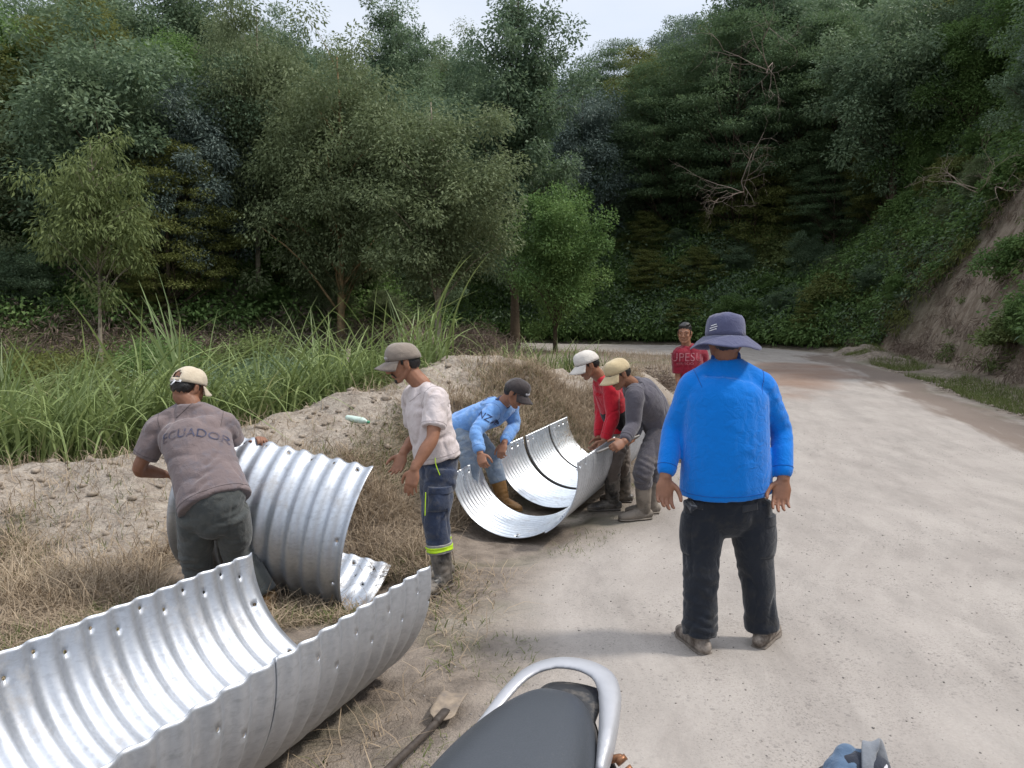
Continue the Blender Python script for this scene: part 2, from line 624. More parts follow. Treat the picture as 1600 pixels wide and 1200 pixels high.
def ground_material():
    t = NT('ground_surface')
    v = t.geo()
    road, sand, damp, redm = t.attr('road'), t.attr('sand'), t.attr('damp'), t.attr('red')
    bank, bare_ = t.attr('bank'), t.attr('bare')
    nb = t.noise(v, 0.9, 6, 0.6)
    nm = t.noise(v, 6, 6, 0.65)
    nf = t.noise(v, 55, 4, 0.7)
    # litter covered soil
    soil = t.mix(t.ramp(nm, [(0.35, 0), (0.65, 1)]), (0.31, 0.255, 0.205), (0.155, 0.125, 0.10))
    soil = t.mix(t.ramp(nb, [(0.5, 0), (0.68, 0.6)]), soil, (0.10, 0.115, 0.045))
    # pale sandy spoil
    snd = t.mix(t.ramp(nm, [(0.3, 0), (0.6, 1)]), (0.28, 0.23, 0.185), (0.47, 0.41, 0.345))
    snd = t.mix(t.ramp(t.noise(v, 22, 5, 0.7), [(0.47, 0), (0.62, 0.6)]), snd, (0.20, 0.16, 0.13))
    # road
    rdc = t.mix(t.ramp(nb, [(0.35, 0), (0.7, 1)]), (0.405, 0.366, 0.332), (0.33, 0.295, 0.268))
    rdc = t.mix(t.ramp(t.noise(t.scale(v, (1.6, .45, 1)), 1.6, 6, 0.65), [(0.44, 0), (0.66, 0.75)]), rdc, (0.25, 0.225, 0.205))
    rdc = t.mix(t.ramp(nf, [(0.35, 0.35), (0.7, 0)]), rdc, (0.25, 0.225, 0.2))
    vor = t.n("ShaderNodeTexVoronoi", ins={'Vector': v, 'Scale': 26.0, 'Randomness': 1.0})
    pick = t.ramp(vor.outputs['Color'], [(0.62, 0), (0.66, 1)])
    dens = t.ramp(t.noise(v, 1.3, 4), [(0.42, 0.1), (0.62, 1)])
    dot = t.math('MULTIPLY', t.math('MULTIPLY', t.ramp(vor.outputs['Distance'], [(0.20, 1), (0.30, 0)]), pick), dens)
    vor2 = t.n("ShaderNodeTexVoronoi", ins={'Vector': v, 'Scale': 75.0, 'Randomness': 1.0})
    pick2 = t.ramp(vor2.outputs['Color'], [(0.5, 0), (0.55, 0.8)])
    dot2 = t.math('MULTIPLY', t.math('MULTIPLY', t.ramp(vor2.outputs['Distance'], [(0.22, 1), (0.36, 0)]), pick2), dens)
    dots = t.math('MAXIMUM', dot, dot2)
    rdc = t.mix(t.math('MULTIPLY', dots, 0.72), rdc, (0.16, 0.145, 0.135))
    sep = t.n("ShaderNodeSeparateXYZ", ins={0: v})
    trk = t.n("ShaderNodeCombineXYZ", ins={0: t.math('MULTIPLY', t.attr('edge'), 2.1), 1: t.math('MULTIPLY', sep.outputs[1], .35), 2: 0.0}).outputs[0]
    tn = t.noise(trk, 1.0, 7, .62, .25)
    rdc = t.mix(t.ramp(tn, [(.34, .0), (.47, .16), (.54, .03), (.63, .12), (.72, 0)]), rdc, (.47, .435, .395))
    rdc = t.mix(t.ramp(tn, [(.42, 0), (.55, .14), (.66, 0)]), rdc, (.23, .205, .185))
    crumbs = t.ramp(t.noise(v, 90, 4, .85), [(.54, 0), (.62, .85)])
    rdc = t.mix(t.math('MULTIPLY', crumbs, t.ramp(t.noise(v, 2.3, 5, .7), [(.42, .1), (.6, 1)])), rdc, (.17, .15, .135))
    rdc = t.mix(t.ramp(t.math('ADD', damp, t.math('MULTIPLY', t.math('SUBTRACT', tn, .5), 1.9)), [(.34, 0), (.72, .85)]), rdc, (0.165, 0.125, 0.10))
    rdc = t.mix(t.math('MULTIPLY', redm, t.ramp(nb, [(0.3, 0.85), (0.7, 0.45)])), rdc, (0.20, 0.115, 0.075))
    # bank
    brn = t.mix(t.ramp(t.noise(t.scale(v, (1, 1, .45)), 3.5, 7, 0.7), [(0.35, 0), (0.65, 1)]), (0.155, 0.112, 0.08), (0.33, 0.27, 0.21))
    veg = t.mix(t.ramp(nm, [(0.35, 0), (0.65, 1)]), (0.02, 0.026, 0.012), (0.045, 0.05, 0.022))
    bk = t.mix(bare_, veg, brn)
    c = t.mix(sand, soil, snd)
    c = t.mix(bank, c, bk)
    c = t.mix(road, c, rdc)
    h = t.math('ADD', t.math('MULTIPLY', nm, 0.6), t.math('MULTIPLY', nf, 0.25))
    amp = t.math('SUBTRACT', 1.0, t.math('MULTIPLY', road, 0.72))
    b = t.n("ShaderNodeBump", ins={'Height': h, 'Strength': amp, 'Distance': 0.09}).outputs[0]
    b = t.bump(t.math('MULTIPLY', dots, road), 0.5, 0.006, b)
    b = t.bump(t.noise(v, 180, 3), 0.35, 0.003, b)
    return t.done(t.pbr(c, t.math('SUBTRACT', 0.95, t.math('MULTIPLY', damp, 0.25)), 0, b, 0.2))


M['ground'] = ground_material()


def terrain_part(name, sel, label=None):
    q = Q[sel]
    used, inv = np.unique(q.ravel(), return_inverse=True)
    me = np_mesh(name, TV[used], inv.reshape(-1, 4))
    for nm_, arr in (('road', a_road), ('sand', a_sand), ('damp', a_damp), ('red', a_red), ('bank', a_bank), ('bare', a_bare), ('edge', rd)):
        at = me.attributes.new(nm_, 'FLOAT', 'POINT')
        at.data.foreach_set('value', arr[used].astype(np.float32))
    o = link(name, me, M['ground'])
    return tag(o, kind='structure')


is_hill = (fD > .35) | (fL > 1.0)
is_road = (fr > 0.5) & ~is_hill
terrain_part('dirt_road', is_road)
terrain_part('hillside', is_hill)
terrain_part('ground', ~is_hill & ~is_road)


# ------------------------------------------------------------------ foliage tools
def leaf_mesh(name, pos, axis, nor, length, width, val, fold=0.18):
    n = len(pos)
    axis = axis / np.maximum(1e-6, np.linalg.norm(axis, axis=1))[:, None]
    s = np.cross(axis, nor)
    s /= np.maximum(1e-6, np.linalg.norm(s, axis=1))[:, None]
    nn = np.cross(s, axis)
    Lh = length[:, None]; W = width[:, None] * 0.5
    b = pos
    tip = pos + axis * Lh - nn * Lh * 0.12
    mid = pos + axis * Lh * 0.45
    l = mid + s * W + nn * W * fold
    r = mid - s * W + nn * W * fold
    V = np.stack([b, l, tip, r], 1).reshape(-1, 3)
    k = np.arange(n)[:, None] * 4
    F = np.vstack([k + np.array([[0, 3, 2]]), k + np.array([[0, 2, 1]])])
    me = np_mesh(name, V, F, False)
    at = me.attributes.new('v', 'FLOAT', 'POINT')
    at.data.foreach_set('value', np.repeat(np.clip(val, 0, 1), 4).astype(np.float32))
    return me


def rand_unit(n, rng=RNG):
    v = rng.normal(size=(n, 3))
    return v / np.linalg.norm(v, axis=1)[:, None]


def clump_leaves(centers, radii, per, ll, lw, droop=0.3, flat=1.0, up=0.6, rng=RNG, shell=0.5, cval=None):
    n = len(centers)
    ids = np.repeat(np.arange(n), per)
    N = len(ids)
    d = rand_unit(N, rng)
    rad = rng.random(N) ** shell
    R3 = radii[ids][:, None] * np.array([1, 1, flat])
    off = d * rad[:, None] * R3
    pos = centers[ids] + off
    ax = d * np.array([1, 1, .5]) * 0.9 + rand_unit(N, rng) * 0.6 + np.array([0, 0, -droop])
    no = np.array([0, 0, 1.0]) * up + rand_unit(N, rng) * 0.65 + d * 0.3
    le = ll * rng.uniform(.65, 1.3, N)
    wi = lw * rng.uniform(.7, 1.25, N)
    cv = rng.uniform(0, 1, n) if cval is None else cval
    val = 0.45 * cv[ids] + 0.55 * rng.random(N)
    return pos, ax, no, le, wi, val


def blades(name, base, h, w, lean, droop, seg, val, mat, kink=None, **kw):
    """grass blades: base (n,3), h, w (n,), lean (n,2) unit*amount, droop (n,)"""
    n = len(base)
    t = np.linspace(0, 1, seg + 1)[None, :]
    H = h[:, None]
    out = lean[:, :, None] * (t ** 1.7)[:, None, :] * H[:, None, :]
    up = H * (t - droop[:, None] * t ** 2.6)
    C = np.stack([base[:, 0:1] + out[:, 0], base[:, 1:2] + out[:, 1], base[:, 2:3] + up], -1)
    if kink is not None:
        C = C + kink[:, None, :] * np.sin(t * 7 + val[:, None] * 9)[:, :, None] * H[:, :, None]
    sd_ = np.stack([-lean[:, 1], lean[:, 0], np.zeros(n)], -1) + RNG.normal(size=(n, 3)) * np.array([.35, .35, .1])
    sd_ /= np.linalg.norm(sd_, axis=1)[:, None]
    wt = w[:, None] * (1 - t) ** .6 * (0.55 + 0.45 * np.minimum(1, t * 5))
    wt[:, -1] = w * 0.06
    Lf = C - sd_[:, None, :] * wt[:, :, None] * .5
    Rt = C + sd_[:, None, :] * wt[:, :, None] * .5
    V = np.stack([Lf, Rt], 2).reshape(-1, 3)
    k = (np.arange(n)[:, None] * (seg + 1) + np.arange(seg)[None]).reshape(-1) * 2
    F = np.stack([k, k + 1, k + 3, k + 2], -1)
    me = np_mesh(name, V, F, True)
    at = me.attributes.new('v', 'FLOAT', 'POINT')
    at.data.foreach_set('value', np.repeat(np.clip(val, 0, 1), (seg + 1) * 2).astype(np.float32))
    return me


def visible_mask(x, y, z, mar=120):
    a, b, f = project(np.stack([x, y, z], -1))
    return (f > .3) & (a > -mar) & (a < 1600 + mar) & (b > -mar) & (b < 1200 + mar)


M['bark_pale'] = simple('bark_pale', (0.34, 0.29, 0.22), 0.9, 0, 0.45, 14, 0.8, 0.1, dirt=(0.12, 0.1, 0.07))
M['bark'] = simple('bark_dark', (0.11, 0.085, 0.06), 0.9, 0, 0.5, 12, 0.9, 0.1)
M['bark_yellow'] = simple('bark_yellow', (0.30, 0.21, 0.11), 0.9, 0, 0.5, 12, 0.9, 0.1, dirt=(0.12, 0.1, 0.06))
M['dead'] = simple('dead_wood', (0.30, 0.24, 0.20), 0.9, 0, 0.4, 20, 0.5, 0.1)

M['lf_alder'] = leaf_mat('leaf_alder', (0.105, 0.142, 0.062), (0.230, 0.270, 0.144), (0.172, 0.207, 0.098), 0.38, 0.45)
M['lf_young'] = leaf_mat('leaf_young', (0.085, 0.12, 0.038), (0.23, 0.27, 0.1), (0.16, 0.2, 0.075), 0.35, 0.5)
M['lf_dark'] = leaf_mat('leaf_dark', (0.087, 0.142, 0.084), (0.216, 0.282, 0.156), (0.102, 0.156, 0.090), 0.36, 0.4)
M['lf_blue'] = leaf_mat('leaf_silver', (0.080, 0.120, 0.099), (0.184, 0.230, 0.196), (0.127, 0.167, 0.149), 0.3, 0.4)
M['lf_green'] = leaf_mat('leaf_green', (0.086, 0.165, 0.051), (0.209, 0.308, 0.099), (0.121, 0.187, 0.061), 0.4, 0.45)
M['lf_olive'] = leaf_mat('leaf_olive', (0.102, 0.126, 0.036), (0.21, 0.23, 0.075), (0.17, 0.18, 0.05), 0.4, 0.5)
M['lf_layer'] = leaf_mat('leaf_layered', (0.074, 0.129, 0.065), (0.169, 0.227, 0.101), (0.091, 0.143, 0.072), 0.36, 0.5)
M['lf_brown'] = leaf_mat('leaf_dry', (0.14, 0.105, 0.085), (0.32, 0.25, 0.20), (0.15, 0.11, 0.09), 0.1, 0.8)
M['grass'] = leaf_mat('grass_green', (0.05, 0.08, 0.02), (0.38, 0.45, 0.18), (0.17, 0.23, 0.07), 0.3, 0.42, young=(0.42, 0.38, 0.2))
M['grass_pale'] = leaf_mat('grass_pale', (0.17, 0.23, 0.10), (0.42, 0.48, 0.27), (0.2, 0.27, 0.1), 0.3, 0.4)
M['straw'] = leaf_mat('straw', (0.12, 0.09, 0.065), (0.58, 0.46, 0.32), (0.34, 0.26, 0.18), 0.15, 0.7, young=(0.72, 0.62, 0.47))
M['tuft'] = leaf_mat('grass_tuft', (0.075, 0.105, 0.028), (0.19, 0.21, 0.07), (0.13, 0.15, 0.05), 0.25, 0.5)


def make_tree(name, H, crown_c, crown_r, trunk_r, mat_leaf, mat_bark, ncl, per, ll, lw, seed, cl_r=(.45, .85), droop=.3, flat=.8, up=.6, kind='broad', limbs=26, lean=0.0, bare_to=0.3):
    """returns root Empty with trunk and crown at origin"""
    rng = np.random.default_rng(seed)
    root = empty(name, (0, 0, 0))
    # trunk path
    tp = [np.array([0, 0, -0.35])]
    k = 7
    ph = rng.random() * 6
    for i in range(1, k + 1):
        t = i / k
        tp.append(np.array([lean * t + .05 * H * .3 * math.sin(ph + 3 * t) * t, .05 * H * .3 * math.cos(ph + 2.3 * t) * t, H * .93 * t]))
    tp = np.array(tp)
    g = Geo()
    g.tube(tp, [trunk_r * (1.25 if i == 0 else 1.0 - .86 * i / k) for i in range(k + 1)], n=9, sub=3, caps='flat')
    # clumps
    C, Rr = [], []
    cr = np.array(crown_r)
    if kind == 'broad':
        while len(C) < ncl:
            d = rand_unit(1, rng)[0]
            r = rng.random() ** 0.45
            wob = 0.72 + 0.42 * math.sin(3.1 * math.atan2(d[1], d[0]) + seed) * rng.random() + .25 * rng.random()
            p = np.array(crown_c) + d * r * cr * wob
            if p[2] < H * bare_to: continue
            C.append(p); Rr.append(rng.uniform(*cl_r))
    elif kind == 'layer':
        tiers = 11
        for i in range(tiers):
            t = (i + .5) / tiers
            z = crown_c[2] - cr[2] + 2 * cr[2] * t
            rt = cr[0] * math.sin(math.pi * min(1, .22 + .72 * t)) ** .8
            m = max(3, int(ncl / tiers * (rt / cr[0]) * 1.4))
            for j in range(m):
                a = rng.random() * 6.28
                q = rng.random() ** .5 * rt
                C.append(np.array([crown_c[0] + math.cos(a) * q, crown_c[1] + math.sin(a) * q, z + rng.normal() * .12 - .10 * q]))
                Rr.append(rng.uniform(*cl_r))
    C, Rr = np.array(C), np.array(Rr)
    order = rng.permutation(len(C))[:limbs]
    for i in order:
        c = C[i]
        zz = max(H * bare_to * .6, c[2] - np.linalg.norm(c[:2]) * rng.uniform(.5, 1.0) - .2)
        zz = min(zz, H * .88)
        s0 = np.array([np.interp(zz, tp[:, 2], tp[:, 0]), np.interp(zz, tp[:, 2], tp[:, 1]), zz])
        m = (s0 + c) / 2 + np.array([0, 0, .12 * np.linalg.norm(c - s0)]) * (1 if kind == 'broad' else -.3) + rng.normal(size=3) * .08
        r0 = max(.012, trunk_r * .38 * (1 - zz / H))
        g.tube([s0, m, c], [r0, r0 * .6, r0 * .22], n=5, sub=3, caps='flat')
    g.build('trunk', mat_bark, root)
    pos, ax, no, le, wi, val = clump_leaves(C, Rr, per, ll, lw, droop, flat, up, rng)
    me = leaf_mesh('crown', pos, ax, no, le, wi, val)
    link('crown', me, mat_leaf, root)
    return root


def dup_tree(src, loc, s, rz, label, cat, group, name=None):
    r = src.copy()
    COL.objects.link(r)
    if name: r.name = name
    r.location = loc
    r.rotation_euler = (0, 0, rz)
    r.scale = (s, s, s) if np.isscalar(s) else s
    tag(r, label, cat, group)
    for ch in list(src.children):
        c = ch.copy()
        COL.objects.link(c)
        c.parent = r
    return r


# ------------------------------------------------------------------ trees
PROTO = {}
PROTO['alder'] = lambda: make_tree('alder_tree', 9.0, (0, 0, 5.3), (2.7, 2.7, 3.9), .13, M['lf_alder'], M['bark_yellow'], 190, 290, .125, .055, 1, droop=.5, limbs=60, bare_to=.2)
PROTO['alder2'] = lambda: make_tree('alder_tree', 9.0, (0, 0, 5.6), (2.2, 2.3, 3.6), .11, M['lf_alder'], M['bark_pale'], 150, 290, .12, .05, 2, droop=.5, limbs=55, bare_to=.22)
PROTO['young'] = lambda: make_tree('young_tree', 4.6, (0, 0, 3.0), (1.25, 1.25, 1.65), .045, M['lf_young'], M['bark_pale'], 95, 110, .12, .034, 3, cl_r=(.22, .42), droop=.75, limbs=45, bare_to=.27)
PROTO['dark'] = lambda: make_tree('broadleaf_tree', 8.5, (0, 0, 5.0), (3.0, 3.0, 3.9), .16, M['lf_dark'], M['bark'], 150, 300, .15, .072, 4, droop=.2, limbs=45, bare_to=.12, cl_r=(.5, .95))
PROTO['green'] = lambda: make_tree('broadleaf_tree', 6.5, (0, 0, 3.9), (2.5, 2.5, 2.9), .11, M['lf_green'], M['bark'], 120, 290, .135, .07, 5, droop=.1, up=.9, limbs=35, bare_to=.1, cl_r=(.45, .85))
PROTO['layer'] = lambda: make_tree('layered_tree', 8.0, (0, 0, 4.9), (3.2, 3.2, 3.3), .14, M['lf_layer'], M['bark'], 230, 250, .115, .045, 6, droop=.05, up=1.6, flat=.16, kind='layer', limbs=80, cl_r=(.5, 1.0), bare_to=.1)
PROTO['olive'] = lambda: make_tree('olive_green_tree', 7.0, (0, 0, 4.4), (2.8, 2.8, 2.8), .12, M['lf_olive'], M['bark'], 180, 240, .11, .045, 7, droop=.1, up=1.2, flat=.3, kind='layer', limbs=60, cl_r=(.4, .8), bare_to=.12)
PROTO['blue'] = lambda: make_tree('silvery_tree', 9.0, (0, 0, 5.2), (2.6, 2.6, 4.2), .14, M['lf_blue'], M['bark'], 150, 280, .14, .062, 8, droop=.35, limbs=60, bare_to=.1)
PROTO['sparse'] = lambda: make_tree('sparse_tree', 10.0, (0, 0, 6.6), (2.8, 2.8, 3.6), .11, M['lf_dark'], M['bark'], 85, 90, .15, .06, 9, cl_r=(.25, .5), droop=.3, limbs=85, bare_to=.28)
PROTO['tall'] = lambda: make_tree('tall_dark_tree', 11.0, (0, 0, 6.6), (2.4, 2.4, 4.8), .17, M['lf_dark'], M['bark'], 170, 280, .14, .065, 10, droop=.2, limbs=70, bare_to=.1, cl_r=(.4, .75))
USED = {}


def plant(kind, x, y, s, label, cat='tree', group=None, rz=None, dz=0.0):
    rz = random.uniform(0, 6.28) if rz is None else rz
    loc = (x, y, gz(x, y) - .05 + dz)
    if kind not in USED:
        r = PROTO[kind]()
        USED[kind] = r
        r.location = loc
        r.rotation_euler = (0, 0, rz)
        r.scale = (s, s, s) if np.isscalar(s) else s
        return tag(r, label, cat, group)
    return dup_tree(USED[kind], loc, s, rz, label, cat, group)


def plant_px(kind, px, py_base, Y, s, label, cat='tree', group=None, **kw):
    p = P(px, py_base, Y)
    return plant(kind, p[0], p[1], s, label, cat, group, **kw)


# single trees one can point at
plant_px('tall', 1165, 200, 46, (1.2, 1.2, 1.3), 'dark ragged tree leaning over the right end of the sky gap')
plant_px('dark', 1400, 200, 35, 1.2, 'big dark bushy tree at the top right above the soil bank')
plant_px('dark', 1215, 250, 45, 1.5, 'big dark bushy tree rising out of the frame right of the sky gap')
plant_px('olive', 1155, 260, 48, 1.5, 'yellow-green tree high on the ridge at the right side of the sky gap')
plant_px('layer', 1300, 260, 41, 1.3, 'dark layered tree high at the right behind the bare leaning branches')
plant_px('blue', 905, 330, 44, 1.15, 'tall silvery tree in the middle of the slope below the sky gap')
plant_px('young', 155, 510, 15.0, (.95, .95, 1.10), 'slender young tree with pale thin trunk at far left behind the tall grass')
plant_px('alder', 532, 470, 20.5, (.86, .86, .92), 'broad grey-green tree with thick yellowish forked trunk left of the centre')
plant_px('alder2', 683, 490, 19.5, (.95, .95, .80), 'grey-green tree with thin pale trunk right of the yellowish trunk')
plant_px('alder2', 405, 470, 21.5, (.72, .72, .98), 'tall grey-green tree with thin straight trunk between the young tree and the yellowish trunk')
plant_px('green', 868, 470, 31.0, (.85, .85, 1.0), 'rounded bright green tree behind the bend of the road, left of centre gap')
plant_px('tall', 805, 470, 36, (1.3, 1.3, 1.55), 'tallest dark tree against the sky at the left side of the sky gap')
plant_px('sparse', 612, 300, 34, 1.15, 'thin-leaved tree with see-through crown against the sky at top centre')
plant_px('layer', 1150, 400, 43, 1.5, 'big dark tree with flat layered branches in the middle of the back slope')
plant_px('layer', 1045, 380, 45, 1.3, 'dark layered tree just left of the big layered tree')
plant_px('sparse', 1245, 200, 42, (1.2, 1.2, 1.2), 'thin-leaved tree with pale leaning branches at the top right')
plant_px('olive', 1000, 300, 50, 1.3, 'flat-crowned olive tree on the skyline left of the ridge end')
plant_px('olive', 265, 440, 19.5, .62, 'small yellow-green tree with flat sprays behind the young tree')

AREA = {'L': 'on the left hillside', 'B': 'on the slope behind the road bend', 'R': 'on the steep slope above the right bank'}
KINDL = {'alder': 'grey-green tree', 'alder2': 'slender grey-green tree', 'dark': 'dark bushy tree', 'green': 'fresh green tree',
         'layer': 'dark layered tree', 'olive': 'olive tree', 'blue': 'silvery tree', 'tall': 'dark narrow tree', 'sparse': 'thin-leaved tree'}
def hbank(x, y): return terrain(x, y) - 0.0235 * np.clip(y - 8, 0, 34)


def bare_zone(x, y):
    hb_ = hbank(x, y)
    b = np.exp(-(((y - (25.0 - .95 * hb_)) / 4.8) ** 4)) * smooth((7.0 - hb_ + fbm2(x, y, .5, 4, 80) * 4) / 1.5)
    b = np.maximum(b, smooth((0.95 - hb_ + fbm2(x, y, .9, 3, 82) * 1.2) / .5) * (y < 30))
    return b


placed = []
FOR = []


def forest(n_try, box, area, kinds, weights, sp, smin, smax, cond):
    x0, x1, y0, y1 = box
    rr = random.Random(hash(area) % 1000 if False else {'L': 5, 'B': 6, 'R': 7}[area])
    for _ in range(n_try):
        x, y = rr.uniform(x0, x1), rr.uniform(y0, y1)
        if not cond(x, y): continue
        z = gz(x, y)
        a, b, f = project(np.array([[x, y, z + 4]]))
        if f[0] < 3 or a[0] < -160 or a[0] > 1760 or b[0] < -230: continue
        if any((x - q[0]) ** 2 + (y - q[1]) ** 2 < (sp * q[2]) ** 2 for q in placed): continue
        k = rr.choices(kinds, weights)[0]
        s = rr.uniform(smin, smax)
        placed.append((x, y, s))
        r_ = plant(k, x, y, dz=(-1.1 if area == 'B' else 0), s=(s, s, s * rr.uniform(.9, 1.15)), label=KINDL[k], cat='tree', group=KINDL[k] + ' kind ' + AREA[area], rz=rr.uniform(0, 6.28))
        FOR.append((r_, k, area, float(a[0]), float(b[0]), y))


def sd1(x, y, poly): return float(poly_sd(np.array([x]), np.array([y]), poly)[0])


forest(1500, (-36, 0, 17, 38), 'L', ['alder2', 'dark', 'olive', 'alder', 'blue', 'layer', 'green'], [2, 3.5, 2, 2.5, 2, 1, 1.5], 2.6, .6, .95,
       lambda x, y: sd1(x, y, HILL_L) > 1.9)
forest(900, (-45, 2, 41, 66), 'B', ['dark', 'blue', 'alder', 'tall', 'green'], [3, 2, 2, 1, 1.5], 3.4, 1.0, 1.4,
       lambda x, y: sd1(x, y, OUTER) > 1.5)
forest(900, (0, 26, 34, 64), 'B', ['layer', 'blue', 'dark', 'green', 'olive'], [3.5, 2, 2.5, 1, 1.6], 3.1, .85, 1.2,
       lambda x, y: sd1(x, y, OUTER) > (2.6 if x < 4 else 5.5) and not (x > 14 and y < 32))
forest(1600, (9, 36, 10, 40), 'R', ['dark', 'green', 'blue', 'olive', 'layer'], [3, 2.5, 1.5, 1, 1.5], 2.3, .5, .9,
       lambda x, y: sd1(x, y, OUTER) > (3.0 if y < 24 else 5.0))
placed2 = placed
placed = []
KINDL.update({})
def bushes(n_try, box, area, kinds, sp, smin, smax, cond, seed):
    rr = random.Random(seed)
    for _ in range(n_try):
        x, y = rr.uniform(box[0], box[1]), rr.uniform(box[2], box[3])
        if not cond(x, y): continue
        z = gz(x, y)
        a, b, f = project(np.array([[x, y, z + 1]]))
        if f[0] < 3 or a[0] < -60 or a[0] > 1660 or b[0] < -50: continue
        if any((x - q[0]) ** 2 + (y - q[1]) ** 2 < sp ** 2 for q in placed): continue
        k = rr.choice(kinds); s = rr.uniform(smin, smax)
        placed.append((x, y, s))
        r_ = plant(k, x, y, dz=-.5 * s, s=(s * 1.15, s * 1.15, s * rr.uniform(.7, .95)), label=k, cat='bush', group=KINDB[k] + ' ' + area, rz=rr.uniform(0, 6.28))
        r_.name = 'bush'
        FOR.append((r_, 'b' + k, area, float(a[0]), float(b[0]), y))
KINDB = {'green': 'fresh green bush', 'dark': 'dark leafy bush', 'olive': 'yellowish bush', 'alder2': 'grey-green bush', 'layer': 'dark flat-sprayed bush'}
for k_, v_ in KINDB.items(): KINDL['b' + k_] = v_
bushes(900, (3, 15, 34, 47), 'B', ['green', 'green', 'dark', 'olive', 'layer'], 1.9, .28, .5, lambda x, y: sd1(x, y, OUTER) > 1.0, 77)
bushes(900, (9, 18, 14, 38), 'R', ['green', 'green', 'olive', 'alder2', 'dark'], 1.5, .16, .34, lambda x, y: 1.0 < sd1(x, y, OUTER) < 5.5 and float(bare_zone(np.array([x]), np.array([y]))[0]) < .25, 78)
bushes(900, (-20, 0, 15, 26), 'L', ['green', 'alder2', 'dark', 'olive', 'green'], 1.7, .2, .42, lambda x, y: .8 < sd1(x, y, HILL_L) < 6, 79)
placed = placed2 + placed
print('trees', len(placed))
ZX = [(-999, 120, 'at the left edge'), (120, 300, 'above the grey tee'), (300, 470, 'above the tipped pipe'), (470, 620, 'above the yellowish trunk'),
      (620, 800, 'above the light blue shirt'), (800, 1000, 'above the far road'), (1000, 1180, 'above the bucket hat'), (1180, 1350, 'right of the bucket hat'), (1350, 1480, 'above the soil bank'), (1480, 9999, 'at the right edge')]
ORD = ['first', 'second', 'third', 'fourth', 'fifth', 'sixth', 'seventh', 'eighth', 'ninth', 'tenth']
grp = {}
for r_, k, ar, a, b_, y in FOR:
    zx = next(t for lo, hi, t in ZX if lo <= a < hi)
    grp.setdefault((k, ar, zx), []).append((a, r_))
ARS = {'L': 'on the hill', 'B': 'on the back slope', 'R': 'over the bank'}
for (k, ar, zx), lst in grp.items():
    lst.sort(key=lambda q: q[0])
    for i, (a, r_) in enumerate(lst):
        r_['label'] = (KINDL[k] if len(lst) == 1 else ORD[min(i, 9)] + ' ' + KINDL[k] + ' from the left') + ' ' + ARS[ar] + ' ' + zx

# ------------------------------------------------------------------ undergrowth on the slopes (uncountable leaf masses)


def undergrowth(name, n_cl, box, cond, mat, per, rad, ll, lw, flat=.7, dz=.15, droop=.3, seed=3, up=.6):
    rng = np.random.default_rng(seed)
    x = rng.uniform(box[0], box[1], n_cl * 6); y = rng.uniform(box[2], box[3], n_cl * 6)
    m = cond(x, y)
    x, y = x[m][:n_cl], y[m][:n_cl]
    z = terrain(x, y)
    vm = visible_mask(x, y, z + .4, 60)
    x, y, z = x[vm], y[vm], z[vm]
    rr = rng.uniform(rad[0], rad[1], len(x))
    C = np.stack([x, y, z + rr * flat * .6 + dz], -1)
    pos, ax, no, le, wi, val = clump_leaves(C, rr, per, ll, lw, droop, flat, up, rng)
    me = leaf_mesh(name, pos, ax, no, le, wi, val)
    o = link(name, me, mat)
    print(name, len(x))
    return tag(o, kind='stuff')


o = undergrowth('slope_undergrowth', 5200, (7, 24, 8, 44), lambda x, y: (poly_sd(x, y, OUTER) > .8) & (bare_zone(x, y) < .35) & (fbm2(x, y, .4, 3, 90) > -.2), M['lf_green'], 90, (.3, .85), .15, .07, seed=3)
tag(o, 'fresh green leafy undergrowth covering the right bank', 'undergrowth')
o = undergrowth('dark_undergrowth', 1700, (8, 24, 8, 44), lambda x, y: (poly_sd(x, y, OUTER) > 1.0) & (bare_zone(x, y) < .3), M['lf_dark'], 100, (.3, .8), .15, .07, seed=4)
tag(o, 'dark leafy undergrowth under the trees of the right slope', 'undergrowth')
o = undergrowth('bank_tufts', 330, (8, 20, 11, 32), lambda x, y: (poly_sd(x, y, OUTER) > .8) & (bare_zone(x, y) > .35) & (fbm2(x, y, .8, 3, 195) > .06), M['lf_young'], 70, (.12, .38), .12, .03, seed=15, droop=.6)
tag(o, 'small green tufts scattered over the bare soil bank', 'undergrowth')
o = undergrowth('back_undergrowth', 3000, (-10, 15, 33, 50), lambda x, y: (poly_sd(x, y, OUTER) > .3), M['lf_green'], 100, (.35, 1.15), .2, .09, seed=5, dz=.3)
tag(o, 'dense leafy bushes along the foot of the slope behind the far road', 'undergrowth')
o = undergrowth('back_dark_undergrowth', 900, (-14, 13, 33, 52), lambda x, y: (poly_sd(x, y, OUTER) > .6), M['lf_dark'], 110, (.4, 1.2), .2, .09, seed=6, dz=.6)
tag(o, 'dark bushes mixed into the foot of the slope behind the far road', 'undergrowth')
o = undergrowth('bank_ferns', 2200, (8, 24, 9, 40), lambda x, y: (poly_sd(x, y, OUTER) > .9) & (bare_zone(x, y) < .6), M['lf_olive'], 70, (.2, .5), .22, .03, seed=7, droop=.9)
tag(o, 'yellow-green hanging ferns and grass on the right bank', 'ferns')
o = undergrowth('bank_dry_growth', 650, (8, 24, 9, 32), lambda x, y: (poly_sd(x, y, OUTER) > .6), M['lf_brown'], 50, (.15, .45), .24, .016, seed=8, droop=.7)
tag(o, 'brown dry stems and roots hanging over the bare soil bank', 'dry growth')
o = undergrowth('hill_undergrowth', 1900, (-30, 0, 15, 27), lambda x, y: (poly_sd(x, y, HILL_L) > .9), M['lf_green'], 100, (.3, .8), .14, .07, seed=9, dz=.2)
tag(o, 'green undergrowth beneath the trees of the left hillside', 'undergrowth')
